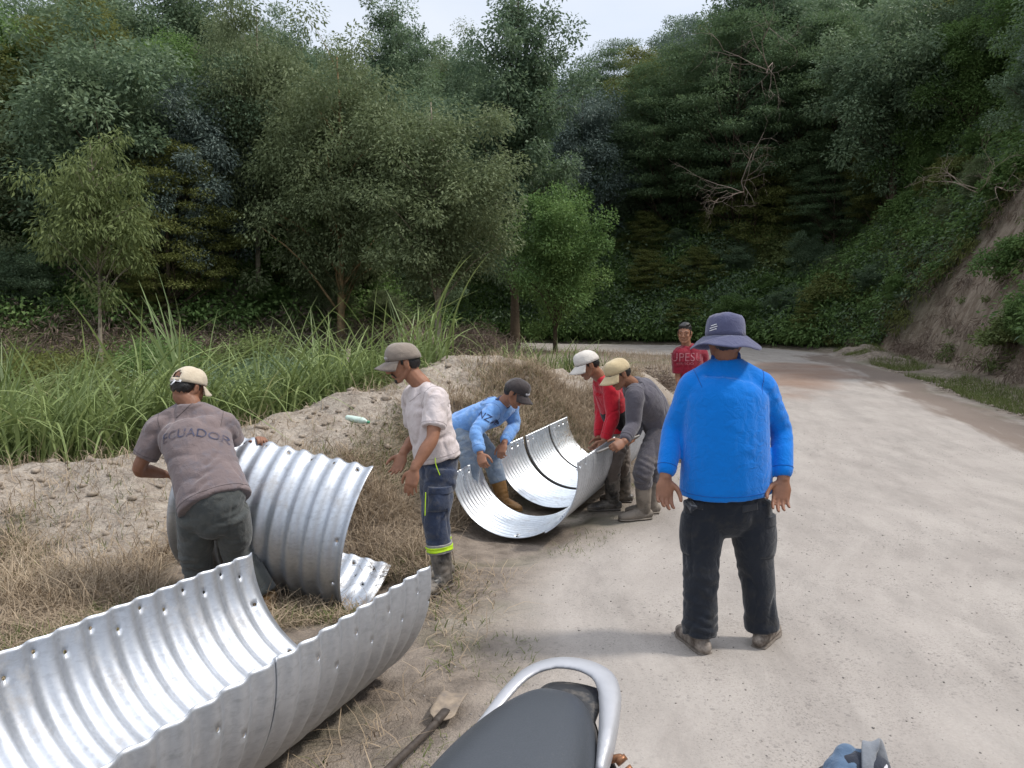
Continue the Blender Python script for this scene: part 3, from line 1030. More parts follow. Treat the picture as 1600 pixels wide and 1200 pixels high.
o = undergrowth('hill_dry_brush', 420, (-26, 1, 13, 24), lambda x, y: (poly_sd(x, y, HILL_L) > -1.5) & (poly_sd(x, y, HILL_L) < 1.9), M['lf_brown'], 90, (.25, .6), .2, .02, seed=10, droop=.4)
tag(o, 'purple-brown dry brush along the foot of the left hillside', 'dry brush')

o = undergrowth('hill_green_growth', 900, (-16, 1, 11, 22), lambda x, y: (poly_sd(x, y, HILL_L) > -5) & (poly_sd(x, y, HILL_L) < 1.2) & (poly_sd(x, y, ROAD_IN) < -1) & (fbm2(x, y, .5, 3, 191) > -.08), M['lf_young'], 80, (.15, .4), .09, .04, seed=14, dz=.05)
tag(o, 'light green weeds and low bushes at the foot of the left hillside', 'undergrowth')
# ------------------------------------------------------------------ shrubs in the field behind the berm
def hit_Y(px, py, y0=9.0):
    """distance at which a sight line meets the ground"""
    for Y in np.arange(y0, 90, .1):
        p = P(px, py, Y)
        if p[2] < gz(p[0], p[1]): return float(Y)
    return 40.0


def shrub(px, py, Y, w, h, mat, label, per=70, ll=.06, lw=.03, n=26, seed=1, name='shrub', flat=.7, droop=.2, cat='shrub', g=None):
    rng = np.random.default_rng(seed)
    if Y is None: Y = hit_Y(px, py)
    p = P(px, py, Y)
    z0 = gz(p[0], p[1])
    root = empty(name, (p[0], p[1], z0), label, cat, g)
    C = np.stack([rng.normal(0, w * .36, n), rng.normal(0, w * .3, n), rng.uniform(.15, 1, n) * h], -1)
    C[:, 2] *= np.clip(1.15 - (np.hypot(C[:, 0], C[:, 1]) / w) ** 2, .2, 1)
    gg = Geo()
    for c in C:
        gg.tube([np.array([0, 0, -.05]), c * np.array([.5, .5, .6]), c], [.012, .008, .003], n=4, sub=2, caps='flat')
    gg.V = [v + np.array([p[0], p[1], z0]) for v in gg.V]
    gg.build('stems', M['bark'] if mat is not M['lf_brown'] else M['dead'], root)
    pos, ax, no, le, wi, val = clump_leaves(C, rng.uniform(.14, .3, n) * (w / .8), per, ll, lw, droop, flat, .6, rng)
    link('foliage', leaf_mesh('foliage', pos, ax, no, le, wi, val), mat, root)
    return root


shrub(470, 545, 12.5, 1.5, .85, M['lf_dark'], 'wide dark green bush behind the tall grass left of the white-shirted man', 130, .075, .035, 50, 1)
shrub(330, 560, 12.0, 1.6, .7, M['lf_dark'], 'low dark bush in the middle of the tall grass field', 120, .07, .035, 50, 2)
shrub(560, 560, 11.0, .95, .42, M['lf_olive'], 'yellow-green spreading shrub left of the white-shirted man', 140, .05, .02, 36, 3, flat=.35)
shrub(690, 560, 11.5, .9, .45, M['lf_olive'], 'yellow-green shrub at the foot of the tall reed clump', 140, .05, .02, 36, 4, flat=.4)
shrub(780, 525, 19, 1.5, 1.0, M['lf_brown'], 'purple-brown dry brush mound left of the far road', 150, .16, .012, 60, 5)
shrub(735, 515, 20, 1.4, 1.2, M['lf_brown'], 'brown dry brush heap behind the thin trunks', 150, .18, .014, 60, 6)
shrub(140, 560, 11.5, 1.3, .8, M['lf_young'], 'pale green bush at the left behind the tall grass', 120, .07, .03, 45, 7)
shrub(60, 545, 13.5, 1.6, .8, M['lf_olive'], 'olive bush at the left edge of the field', 120, .08, .03, 45, 8)
shrub(620, 535, 14, 1.3, .6, M['lf_green'], 'fresh green bush behind the brown cap of the white-shirted man', 120, .07, .035, 40, 9)
shrub(400, 530, 15.5, 1.6, .9, M['lf_young'], 'light green bush below the thin straight trunk', 120, .08, .035, 45, 10)
shrub(250, 535, 15, 1.6, .8, M['lf_green'], 'green bush right of the young tree trunk', 120, .08, .035, 45, 11)
shrub(1010, 565, 14.5, 1.0, .35, M['lf_brown'], 'low brown brush behind the hooded man', 110, .1, .012, 36, 12)
shrub(940, 558, 14.0, 1.2, .35, M['lf_brown'], 'low brown brush above the white cap of the man in red', 110, .1, .012, 40, 13)

shrub(1420, 345, None, 1.1, 1.1, M['lf_green'], 'bright green bush hanging over the top left edge of the bare soil', 150, .15, .07, 50, 21)
shrub(1330, 330, None, 1.7, 1.6, M['lf_green'], 'large fresh green bush on the slope right of the bucket hat', 150, .17, .08, 60, 22)
shrub(1225, 430, None, 1.9, 1.6, M['lf_young'], 'pale green bush low on the slope just right of the bucket hat', 150, .17, .08, 60, 23)
shrub(1310, 470, None, 1.5, 1.1, M['lf_olive'], 'yellow-green bush low on the slope left of the bare soil', 150, .16, .06, 50, 24)
shrub(1585, 430, None, 1.0, .9, M['lf_green'], 'leafy green bush on the right part of the soil bank at the right edge', 150, .11, .05, 50, 25)
shrub(1590, 540, None, .85, .6, M['lf_young'], 'light green bush at the foot of the bank at the right edge', 140, .10, .045, 45, 26)
shrub(1500, 285, None, 1.0, .9, M['lf_olive'], 'yellow-green bush hanging over the upper edge of the bare soil', 140, .13, .05, 45, 27)
shrub(1450, 385, None, .7, .6, M['lf_green'], 'small green bush on the left edge of the bare soil', 130, .11, .05, 36, 28)
shrub(1585, 300, None, 1.0, 1.0, M['lf_green'], 'green bush above the bare soil at the right edge', 140, .13, .06, 45, 29)
# bare dead branches
def twigs(px, py, Y, size, n, label, seed):
    rng = np.random.default_rng(seed)
    p = P(px, py, Y)
    gg = Geo()

    def br(a, d, l, r, k):
        pts = [a]
        for i in range(3):
            d = nrm(d + rng.normal(size=3) * .22)
            pts.append(pts[-1] + d * l / 3)
        gg.tube(pts, [r, r * .8, r * .6, r * .4], n=5, sub=1, caps='flat')
        if k > 0:
            for j in range(3):
                q = pts[1 + j % 3]
                br(q, nrm(d + rng.normal(size=3) * .7 + np.array([0, 0, -.15])), l * .62, r * .55, k - 1)
    for i in range(n):
        br(p + rng.normal(size=3) * .1, nrm(rng.normal(size=3) + np.array([-.6, -.5, .5])), size, (.011 * size), 3)
    return tag(gg.build('dead_branch', M['dead'], origin=p), label, 'branch')


twigs(1200, 110, 27, 1.7, 3, 'bare pale leaning branches high at the top right', 1)
twigs(1160, 300, 33, 1.8, 4, 'tangle of bare grey twigs in the middle of the dark slope', 2)
twigs(1540, 300, 17, .8, 4, 'bare twigs hanging over the top of the soil bank', 3)

# ------------------------------------------------------------------ grasses
rng = np.random.default_rng(21)


def field_pts(n, box, cond, mar=80):
    x = rng.uniform(box[0], box[1], n * 8); y = rng.uniform(box[2], box[3], n * 8)
    z = terrain(x, y)
    m = visible_mask(x, y, z + .3, mar) & cond(x, y)
    x, y, z = x[m][:n], y[m][:n], z[m][:n]
    return np.stack([x, y, z - .02], -1)


def lean_vec(n, lo, hi, bias=(0, 0)):
    a = rng.uniform(0, 6.28, n)
    v = np.stack([np.cos(a), np.sin(a)], -1) * rng.uniform(lo, hi, n)[:, None] + np.array(bias)
    return v


def behind(x, y, lo=.9, hi=20):
    d, h, s = crest(x, y)
    return (s > 0) & (d > lo) & (d < hi)


# tall elephant grass, tufted
tc_ = field_pts(250, (-9, .6, 5.8, 12.5), lambda x, y: behind(x, y, .5, np.where(x < -4.5, 3.0, 2.4)) & (x < -.9) & (fbm2(x, y, .5, 3, 111) > -.16))
per = 22
b = np.repeat(tc_, per, 0)
n = len(b)
b = b + rng.normal(size=(n, 3)) * np.array([.16, .16, 0])
hh = np.repeat(rng.uniform(.55, 1.25, len(tc_)), per) * rng.uniform(.6, 1.2, n) * np.clip(1.12 - (b[:, 1] - 7) * .03, .6, 1.1)
tl = np.repeat(lean_vec(len(tc_), 0, .35), per, 0)
me = blades('tall_grass', b, hh * 1.25, rng.uniform(.014, .042, n), lean_vec(n, .15, .95, (.16, -.05)) + tl, rng.uniform(.1, .95, n), 10, .5 * rng.random(n) + .5 * np.repeat(rng.random(len(tc_)), per), None)
tag(link('tall_grass', me, M['grass']), 'tall bright green reed grass filling the field behind the sandy berm', 'grass', kind='stuff')
# shorter mixed grass further back
b = field_pts(15000, (-16, 1.0, 6.5, 19), lambda x, y: behind(x, y, .8, 16) & (poly_sd(x, y, ROAD_IN) < -.8) & (fbm2(x, y, .45, 3, 115) > -.2))
n = len(b)
me = blades('field_grass', b, rng.uniform(.25, .75, n), rng.uniform(.012, .026, n), lean_vec(n, .1, .6), rng.uniform(0, .5, n), 5, rng.random(n) ** 1.3 * .85, None)
tag(link('field_grass', me, M['tuft']), 'mixed low olive grass and weeds between the bushes of the field', 'grass', kind='stuff')
# grass patch in the hollow behind the berm, right part
b = field_pts(2600, (-.6, 2.0, 10.8, 14.5), lambda x, y: behind(x, y, .45, 3.2) & (poly_sd(x, y, ROAD_IN) < -.3))
n = len(b)
me = blades('hollow_grass', b, rng.uniform(.4, .85, n), rng.uniform(.014, .026, n), lean_vec(n, .2, .75, (.1, 0)), rng.uniform(.1, .6, n), 6, rng.random(n) * .85, None)
tag(link('hollow_grass', me, M['grass']), 'green grass patch in the hollow behind the berm above the light blue shirted man', 'grass', kind='stuff')


def reed(px, py, Y, n, h, label, seed, bias=(0, 0)):
    p = P(px, py, Y)
    z0 = gz(p[0], p[1])
    rg = np.random.default_rng(seed)
    bb = np.stack([rg.normal(0, .1, n), rg.normal(0, .1, n), np.full(n, -.03)], -1)
    a = rg.uniform(0, 6.28, n)
    ln = np.stack([np.cos(a), np.sin(a)], -1) * rg.uniform(.05, .42, n)[:, None] + np.array(bias)
    me_ = blades('reed_clump', bb, rg.uniform(.55, 1.0, n) * h * 1.4, rg.uniform(.026, .048, n), ln, rg.uniform(.02, .35, n), 10, rg.random(n), None)
    o_ = link('reed_clump', me_, M['grass_pale'])
    o_.location = (p[0], p[1], z0)
    return tag(o_, label, 'grass', 'reed clumps standing out of the tall grass')


reed(290, 600, 9.2, 46, 1.7, 'tall pale reed clump above the head of the man in the grey tee', 1, (-.18, 0))
reed(640, 560, 11, 60, 1.55, 'tall pale reed clump behind the capped man in the white shirt', 2, (.02, 0))
reed(5, 640, 8.5, 30, 1.5, 'dense reed clump at the left edge of the photo', 3, (-.05, 0))
reed(520, 570, 9.6, 26, 1.3, 'arching reed clump between the grey tee and the white shirt', 4, (-.12, 0))
reed(410, 600, 8.8, 34, 1.3, 'arching reed clump right of the cap of the man in the grey tee', 5, (.15, 0))
reed(100, 620, 8.0, 30, 1.2, 'reed clump near the left end of the berm', 6, (.1, 0))
reed(690, 560, 11.4, 18, 1.3, 'thin reed clump right of the tall pale one', 7, (-.1, 0))

# straw litter over the near slope and the berm
def strawfield(name, n, box, cond, h, w, lean, droop, mat, label, seg=3, vpow=1.0, dz=0.0, kink=.05):
    b_ = field_pts(n, box, cond, 40)
    m = len(b_)
    b_[:, 2] += dz
    me_ = blades(name, b_, rng.uniform(h[0], h[1], m), rng.uniform(w[0], w[1], m), lean_vec(m, lean[0], lean[1]), rng.uniform(droop[0], droop[1], m), seg, np.clip(.62 * rng.random(m) ** vpow + .42 * (fbm2(b_[:, 0], b_[:, 1], .9, 4, 171) + .5), 0, 1), None, kink=rng.normal(size=(m, 3)) * kink)
    print(name, m)
    return tag(link(name, me_, mat), label, 'dry grass' if mat is M['straw'] else 'grass', kind='stuff')


def in_pipes(x, y):
    out = np.zeros(x.shape, bool)
    for (ax, ay), (bx_, by_), r_ in (((-1.9, 1.0), (-.86, 3.7), .5), ((-2.0, 5.05), (-.87, 4.8), .33), ((.0, 5.5), (1.1, 8.0), .60)):
        dx, dy = bx_ - ax, by_ - ay
        t = np.clip(((x - ax) * dx + (y - ay) * dy) / (dx * dx + dy * dy), 0, 1)
        out |= np.hypot(x - ax - t * dx, y - ay - t * dy) < r_
    return out


def near_zone(x, y):
    d, h, s = crest(x, y)
    r_ = poly_sd(x, y, ROAD_IN)
    sandy = smooth((1.1 + .7 * smooth((-x - 1.6) / 1.5) - d + fbm2(x, y, 1.1, 4, 72) * 2.2) / 0.7)
    return (s < 0) & ~in_pipes(x, y) & (rng.random(x.shape) < smooth((-r_ + .05) / 1.1) * .95 + .04 * (r_ < .1)) & (rng.random(x.shape) > sandy * .93) & (fbm2(x, y, 1.4, 3, 121) > -.2)


strawfield('straw_litter', 62000, (-7, 3.2, 2.3, 12), near_zone, (.04, .19), (.003, .008), (.6, 2.2), (.2, .85), M['straw'], 'matted dry straw covering the slope of the berm and the ground between the pipes', vpow=1.1)
strawfield('straw_tufts', 20000, (-6, 3.0, 4.2, 11.8), lambda x, y: near_zone(x, y) & (fbm2(x, y, 1.1, 3, 125) > -.02) & (crest(x, y)[0] < 3.0), (.12, .34), (.004, .009), (.2, 1.2), (.05, .6), M['straw'], 'taller tufts of dry brown grass on the front of the berm', seg=4, vpow=1.3)
strawfield('low_weeds', 30000, (-6, 2.5, 2.5, 11), lambda x, y: near_zone(x, y) & (fbm2(x, y, 1.0, 3, 131) > .0), (.03, .14), (.004, .010), (.2, 1.0), (0, .5), M['tuft'], 'small green weeds growing through the straw', seg=3)
strawfield('verge_weeds', 2600, (-1.2, 2.4, 2.2, 8), lambda x, y: (np.abs(poly_sd(x, y, ROAD_IN) + .1) < .45) & (fbm2(x, y, 1.6, 3, 135) > .08), (.02, .08), (.003, .007), (.3, 1.2), (0, .5), M['tuft'], 'sparse low weeds along the left edge of the dirt road', seg=3)
strawfield('bank_verge_grass', 14000, (6, 14.5, 9.5, 30), lambda x, y: (poly_sd(x, y, ROAD_IN) < -.25 + .5 * fbm2(x, y, .8, 2, 139)) & (poly_sd(x, y, OUTER) < .5) & (fbm2(x, y, .6, 3, 137) > -.06), (.08, .22), (.008, .016), (.2, .9), (0, .5), M['tuft'], 'low green grass strip at the foot of the right bank', seg=3)
strawfield('far_verge_brush', 5000, (-1, 7, 14, 33), lambda x, y: (poly_sd(x, y, ROAD_IN) < -.1) & (poly_sd(x, y, ROAD_IN) > -3), (.1, .35), (.008, .014), (.2, .9), (0, .5), M['straw'], 'dry grass on the inside of the road bend', seg=3, vpow=1.6)

# loose stones
def stones(name, n, box, cond, r0, r1, mat, label, seed):
    rg = np.random.default_rng(seed)
    x = rg.uniform(box[0], box[1], n * 6); y = rg.uniform(box[2], box[3], n * 6)
    z = terrain(x, y)
    m = cond(x, y) & visible_mask(x, y, z, 10)
    x, y, z = x[m][:n], y[m][:n], z[m][:n]
    n = len(x)
    ico = np.array([[0, 0, 1], [.89, 0, .45], [.28, .85, .45], [-.72, .53, .45], [-.72, -.53, .45], [.28, -.85, .45], [.72, .53, -.45], [-.28, .85, -.45], [-.89, 0, -.45], [-.28, -.85, -.45], [.72, -.53, -.45], [0, 0, -1]])
    F = np.array([[0, 1, 2], [0, 2, 3], [0, 3, 4], [0, 4, 5], [0, 5, 1], [1, 6, 2], [2, 7, 3], [3, 8, 4], [4, 9, 5], [5, 10, 1], [6, 7, 2], [7, 8, 3], [8, 9, 4], [9, 10, 5], [10, 6, 1], [11, 7, 6], [11, 8, 7], [11, 9, 8], [11, 10, 9], [11, 6, 10]])
    s = r0 + (r1 - r0) * rg.random(n) ** 3
    V = ico[None] * (1 + rg.normal(size=(n, 12, 1)) * .16) * s[:, None, None] * np.stack([rg.uniform(.7, 1.3, n), rg.uniform(.7, 1.3, n), rg.uniform(.45, .8, n)], -1)[:, None]
    V = V + np.stack([x, y, z + s * .15], -1)[:, None]
    FF = (F[None] + (np.arange(n) * 12)[:, None, None]).reshape(-1, 3)
    me_ = np_mesh(name, V.reshape(-1, 3), FF, False)
    return tag(link(name, me_, mat), label, 'stones', kind='stuff')


M['stone'] = simple('stone', (0.20, 0.18, 0.165), .9, 0, .5, 40, .4, .2)
M['stone2'] = simple('gravel_stone', (0.30, 0.27, 0.245), .9, 0, .6, 9, .4, .2)
M['clod'] = simple('clod', (0.36, 0.30, 0.24), .95, 0, .4, 30, .6, .1)
stones('gravel', 4200, (-.6, 6.5, 2.2, 14), lambda x, y: (poly_sd(x, y, ROAD_IN) > -.1) & (fbm2(x, y, .7, 3, 141) > -.12), .0015, .0065, M['stone2'], 'small dark gravel scattered on the dirt road', 5)
stones('clods', 2200, (-6, 3, 4.5, 13), lambda x, y: (crest(x, y)[0] < 1.9) & (crest(x, y)[0] > .12) & (poly_sd(x, y, ROAD_IN) < -.2), .006, .045, M['clod'], 'pale sandy clods lying on the berm', 6)
stones('verge_clods', 500, (6, 11, 10, 24), lambda x, y: (np.abs(poly_sd(x, y, OUTER)) < .9), .01, .06, M['clod'], 'earth clods along the foot of the right bank', 7)
# ------------------------------------------------------------------ corrugated pipe plates
def steel(name, tone=(0.60, 0.62, 0.64), r0=.30, r1=.52):
    t = NT(name)
    v = t.geo()
    o = t.obj()
    n1 = t.noise(v, 3.0, 6, .6)
    n2 = t.noise(t.scale(v, (1, 1, 3)), 14, 6, .7)
    n3 = t.n("ShaderNodeTexVoronoi", ins={'Vector': v, 'Scale': 70.0}).outputs['Color']
    c = t.mix(t.ramp(n1, [(.35, 0), (.7, 1)]), tone, tuple(x * .80 for x in tone))
    c = t.mix(t.ramp(n2, [(.52, 0), (.72, .7)]), c, tuple(x * .62 for x in tone))
    c = t.mix(.10, c, t.ramp(n3, [(.2, .25), (.8, .75)]))
    d = t.ramp(t.noise(v, 5.5, 7, .75), [(.54, 0), (.72, .65)])
    c = t.mix(d, c, (.33, .30, .27))
    rg = t.math('ADD', t.math('MULTIPLY', n2, r1 - r0), r0)
    rg = t.math('ADD', rg, t.math('MULTIPLY', d, .3))
    mt = t.math('SUBTRACT', .92, t.math('MULTIPLY', d, .6))
    b = t.n("ShaderNodeBsdfPrincipled", ins={'Base Color': c, 'Roughness': rg, 'Metallic': mt, 'Normal': t.bump(n2, .15, .003)})
    return t.done(b.outputs[0])


M['steel'] = steel('galvanised_steel', (.58, .61, .66), .42, .60)
M['steel_bright'] = steel('galvanised_steel_bright', (.72, .76, .80), .34, .48)
M['bolt'] = simple('bolt', (.35, .34, .33), .5, .8)


def frame(az, el):
    a, e = R(az), R(el)
    d = np.array([math.sin(a) * math.cos(e), math.cos(a) * math.cos(e), math.sin(e)])
    u = nrm(np.cross(d, [0, 0, 1.]))
    return d, u, np.cross(u, d)


def plate(parent, o, az, el, Rr, t0, t1, s0, s1, pitch, amp, mat, holes=(), thick=.004, ph=0.0, flare=None, dent=0.0, hr=.0085):
    """corrugated curved plate: theta t0..t1 (deg), axial s0..s1. holes: (theta, s). corrugations run round the pipe"""
    d, u, w_ = frame(az, el)
    n_s = int(round((s1 - s0) / (pitch / 12)))
    arc = abs(R(t1 - t0)) * Rr
    n_t = int(round(arc / .0155))
    S = np.linspace(s0, s1, n_s + 1)
    TT = np.linspace(R(t0), R(t1), n_t + 1)
    SS, TH = np.meshgrid(S, TT, indexing='ij')
    keep = np.ones((n_s, n_t), bool)
    for ht, hs in holes:
        i = int(round((hs - s0) / (s1 - s0) * n_s)); j = int(round((ht - t0) / (t1 - t0) * n_t))
        if i < 1 or j < 1 or i > n_s - 1 or j > n_t - 1: continue
        cs, ct = S[i], TT[j]
        for a in (-1, 0, 1):
            for b in (-1, 0, 1):
                if a == 0 and b == 0: continue
                q = math.atan2(b, a)
                SS[i + a, j + b] = cs + hr * math.cos(q)
                TH[i + a, j + b] = ct + hr / Rr * math.sin(q) * (1 if t1 > t0 else 1)
        if t1 < t0:
            for a in (-1, 0, 1):
                for b in (-1, 0, 1):
                    if a == 0 and b == 0: continue
                    TH[i + a, j + b] = ct - hr / Rr * math.sin(math.atan2(b, a))
        keep[i - 1:i + 1, j - 1:j + 1] = False
    wave = np.cos(2 * math.pi * SS / pitch + ph)
    wave = np.sign(wave) * np.abs(wave) ** .8
    rad = Rr + amp * wave + dent * np.sin(TH * 2.3 + SS * 1.7) * .5
    if flare: rad = rad + flare(SS, TH)
    V = o + SS[..., None] * d + rad[..., None] * (np.cos(TH)[..., None] * u + np.sin(TH)[..., None] * w_)
    idx_ = np.arange((n_s + 1) * (n_t + 1)).reshape(n_s + 1, n_t + 1)
    F = np.stack([idx_[:-1, :-1], idx_[1:, :-1], idx_[1:, 1:], idx_[:-1, 1:]], -1)[keep]
    g = Geo()
    g.add(V.reshape(-1, 3), None, F)
    ob = g.build('plate', mat, parent)
    m = ob.modifiers.new('solid', 'SOLIDIFY')
    m.thickness = thick; m.offset = 0
    return ob, (o, d, u, w_, Rr)


def on_pipe(f, th, s, dr=0.0):
    o, d, u, w_, Rr = f
    return o + d * s + (Rr + dr) * (math.cos(R(th)) * u + math.sin(R(th)) * w_)


def hole_row(th, s0, s1, pitch, ph=0.0, off=5.0, every=1):
    out = []
    k = 0
    s = s0
    # pairs of holes on crests: one near the rim, one further in
    while s < s1:
        out.append((th, s)); out.append((th - off, s + pitch * .5))
        s += pitch * every
    return out


def end_col(s, t0, t1, n):
    return [(t, s) for t in np.linspace(t0, t1, n)]


def bolts(parent, f, pts, r=.014, out=1):
    g = Geo()
    for th, s in pts:
        c = on_pipe(f, th, s); n = nrm(c - (f[0] + f[1] * s)) * out
        g.tube([c - n * .004, c + n * .016], [r, r * .9], caps='flat', n=6, sub=1)
        g.tube([c, c + n * .005], [r * 1.5, r * 1.5], caps='flat', n=12, sub=1)
    return g.build('bolt', M['bolt'], parent, shade=False)


# --- foreground trough
AZ_A, L_A, R_A, EL_A = 21.36, -2.082, .52, -.3
dA, uA, wA_ = frame(AZ_A, EL_A)
oA = uA * L_A + np.array([0, 0, R_A - .005])
rootA = empty('corrugated_pipe_trough', tuple(oA + dA * 2 - np.array([0, 0, R_A])), 'open half pipe of corrugated steel lying in the left foreground', 'pipe section', 'corrugated steel pipe pieces')
pA = .118
hl = [(-172.5, s) for s in np.arange(.708, 3.0, pA * 2)] + [(-167, s + .118) for s in np.arange(.708, 2.9, pA * 2)] + [(t, 2.985) for t in (-150, -118)]
_, fA = plate(rootA, oA, AZ_A, EL_A, R_A, -60, -177.6, .15, 3.06, pA, .0105, M['steel'], hl, dent=.008)
hr1 = [(-3, s) for s in np.arange(.472, 1.85, pA * 2)] + [(-12, s + .118) for s in np.arange(.472, 1.8, pA * 2)]
plate(rootA, oA, AZ_A, EL_A, R_A + .006, 6.5, -66, .15, 1.98, pA, .0105, M['steel'], hr1, dent=.006)
hr2 = [(-2, s) for s in np.arange(2.124, 2.95, pA * 2)] + [(-11, s + .118) for s in np.arange(2.124, 2.85, pA * 2)]
plate(rootA, oA, AZ_A, EL_A, R_A + .012, 6.5, -82, 1.93, 2.964, pA, .0105, M['steel'], hr2, ph=0, dent=.006)
bolts(rootA, fA, [(-163, .98 + pA * 5), (-155, 1.25)], out=-1)

# --- piece leaning on its side, held by the man in the grey tee
AZ_B, EL_B, R_B = -78.3, 10.59, .531
oB = np.array([-.849, 4.804, .332])
dB, uB, wB_ = frame(AZ_B, EL_B)
rootB = empty('corrugated_pipe_shell', (-1.3, 4.85, -.05), 'corrugated half pipe tipped on its side in front of the man in the grey tee', 'pipe section', 'corrugated steel pipe pieces')
hb1 = [(127, s) for s in np.arange(.08, 1.05, .15)] + [(t, .06) for t in (175, 205)] + [(t, .05) for t in (250, 268)] + [(309, s) for s in np.arange(.1, 1.0, .15)] + [(300, .2), (294, .12), (292, .3)]
_, fB = plate(rootB, oB, AZ_B, EL_B, R_B, 121.2, 316.4, 0, 1.13, .112, .0125, M['steel'], hb1, dent=.012)

# --- far pipe under assembly
AZ_C, EL_C, L_C, Z_C, R_C = 21.63, 1.61, -2.135, .362, .521
dC, uC, wC_ = frame(AZ_C, EL_C)
oC = uC * L_C + np.array([0, 0, Z_C])
rootC = empty('corrugated_pipe_row', tuple(oC + dC * 7.2 - np.array([0, 0, R_C])), 'row of bright joined half pipe plates with dark seams beside the two bending men', 'pipe section', 'corrugated steel pipe pieces')
ss = [6.316, 7.02, 7.74, 8.455]
for i in range(3):
    a, b_ = ss[i] + .012, ss[i + 1] - .012
    hc = [(-172, s) for s in np.arange(a + .06, b_ - .03, .145)]
    _, fC = plate(rootC, oC, AZ_C, EL_C, R_C - .003 * (i % 2), -54, -176.6, a, b_, .068, .0065, M['steel_bright'], hc, hr=.009)
for a, b_ in ((5.37, 6.14), (6.15, 7.02), (7.03, 7.74), (7.75, 8.45)):
    plate(rootC, oC, AZ_C, EL_C, R_C + .004, 11.4, -60, a, b_, .068, .0065, M['steel'], [(7, s) for s in np.arange(a + .06, b_ - .03, .145)], hr=.009)
g = Geo()
for s in ss[1:3]:
    th = np.linspace(11.2, -176.6, 40)
    for dr in (-.001,):
        g.tube([on_pipe(fC, t, s, -.012) for t in th], [(.022, .003)] * 40, side=dC, caps='flat', n=8, sub=1)
M['seam'] = simple('seam_rubber', (.02, .02, .022), .7)
g.build('seam_band', M['seam'], rootC)
bolts(rootC, fC, [(-63, 7.3), (-66, 7.24), (-70, 7.3), (-40, 7.9), (-110, 7.68)], .016, -1)

AZ_D, EL_D, L_D, Z_D, R_D = 16.36, .2, -1.627, .43, .489
dD, uD, wD_ = frame(AZ_D, EL_D)
oD = uD * L_D + np.array([0, 0, Z_D + .03])
rootD = empty('corrugated_pipe_plate', tuple(oD + dD * 6 - np.array([0, 0, R_D])), 'single bright curved plate nearest in the far row, held by the man in light blue', 'pipe section', 'corrugated steel pipe pieces')
hd = [(-172, s) for s in np.arange(5.64, 6.1, .145)] + [(-88, 5.60)]
_, fD_ = plate(rootD, oD, AZ_D, EL_D, R_D, -42, -178.2, 5.558, 6.235, .068, .006, M['steel_bright'], hd, hr=.009)
bolts(rootD, fD_, [(-88, 5.66)], .014, 1)

# ------------------------------------------------------------------ people
HEADPROFILE = None


def basis(f, up=(0, 0, 1)):
    f = nrm(f)
    x = nrm(np.cross(f, up))
    z = np.cross(x, f)
    return np.stack([x, f, z], 1)          # columns


def add_head(g, c, Mx, s=1.0):
    def p(x, y, z): return c + Mx @ (np.array([x, y, z]) * s)
    E = lambda q, r: g.ellipsoid(p(*q), np.array(r) * s, Mx, 18, 12)
    E((0, -.012, .035), (.076, .094, .086))
    E((0, .028, .005), (.066, .066, .075))
    g.tube([p(0, .03, .0), p(0, .04, -.05), p(0, .052, -.088)], [(.063 * s, .055 * s), (.055 * s, .042 * s), (.034 * s, .028 * s)], side=Mx[:, 0], n=16)
    E((0, .068, -.098), (.022, .018, .016))          # chin
    for sx in (-1, 1):
        g.tube([p(.062 * sx, -.01, -.035), p(.045 * sx, .03, -.078), p(.018 * sx, .06, -.1)], [.018 * s, .016 * s, .014 * s], n=8)   # jaw
        g.tube([p(.012 * sx, .089, .026), p(.035 * sx, .084, .030), p(.055 * sx, .066, .024)], [.0085 * s, .009 * s, .008 * s], n=8)    # brow
        E((.042 * sx, .066, -.022), (.020, .018, .018))  # cheek
        E((.078 * sx, -.008, -.006), (.008, .019, .031))  # ear
        E((.081 * sx, -.014, .006), (.008, .014, .018))
        E((.012 * sx, .095, -.030), (.009, .010, .008))  # nostril
        g.tube([p(.0, .089, -.056), p(.022 * sx, .081, -.058)], [.0068 * s, .004 * s], n=8, sub=2)
        g.tube([p(.0, .088, -.068), p(.019 * sx, .080, -.066)], [.0072 * s, .0045 * s], n=8, sub=2)
    g.tube([p(0, .086, .022), p(0, .098, -.005), p(0, .112, -.028), p(0, .095, -.036)], [.0085 * s, .010 * s, .0125 * s, .009 * s], n=10)
    E((0, -.045, -.02), (.058, .05, .06))            # nape


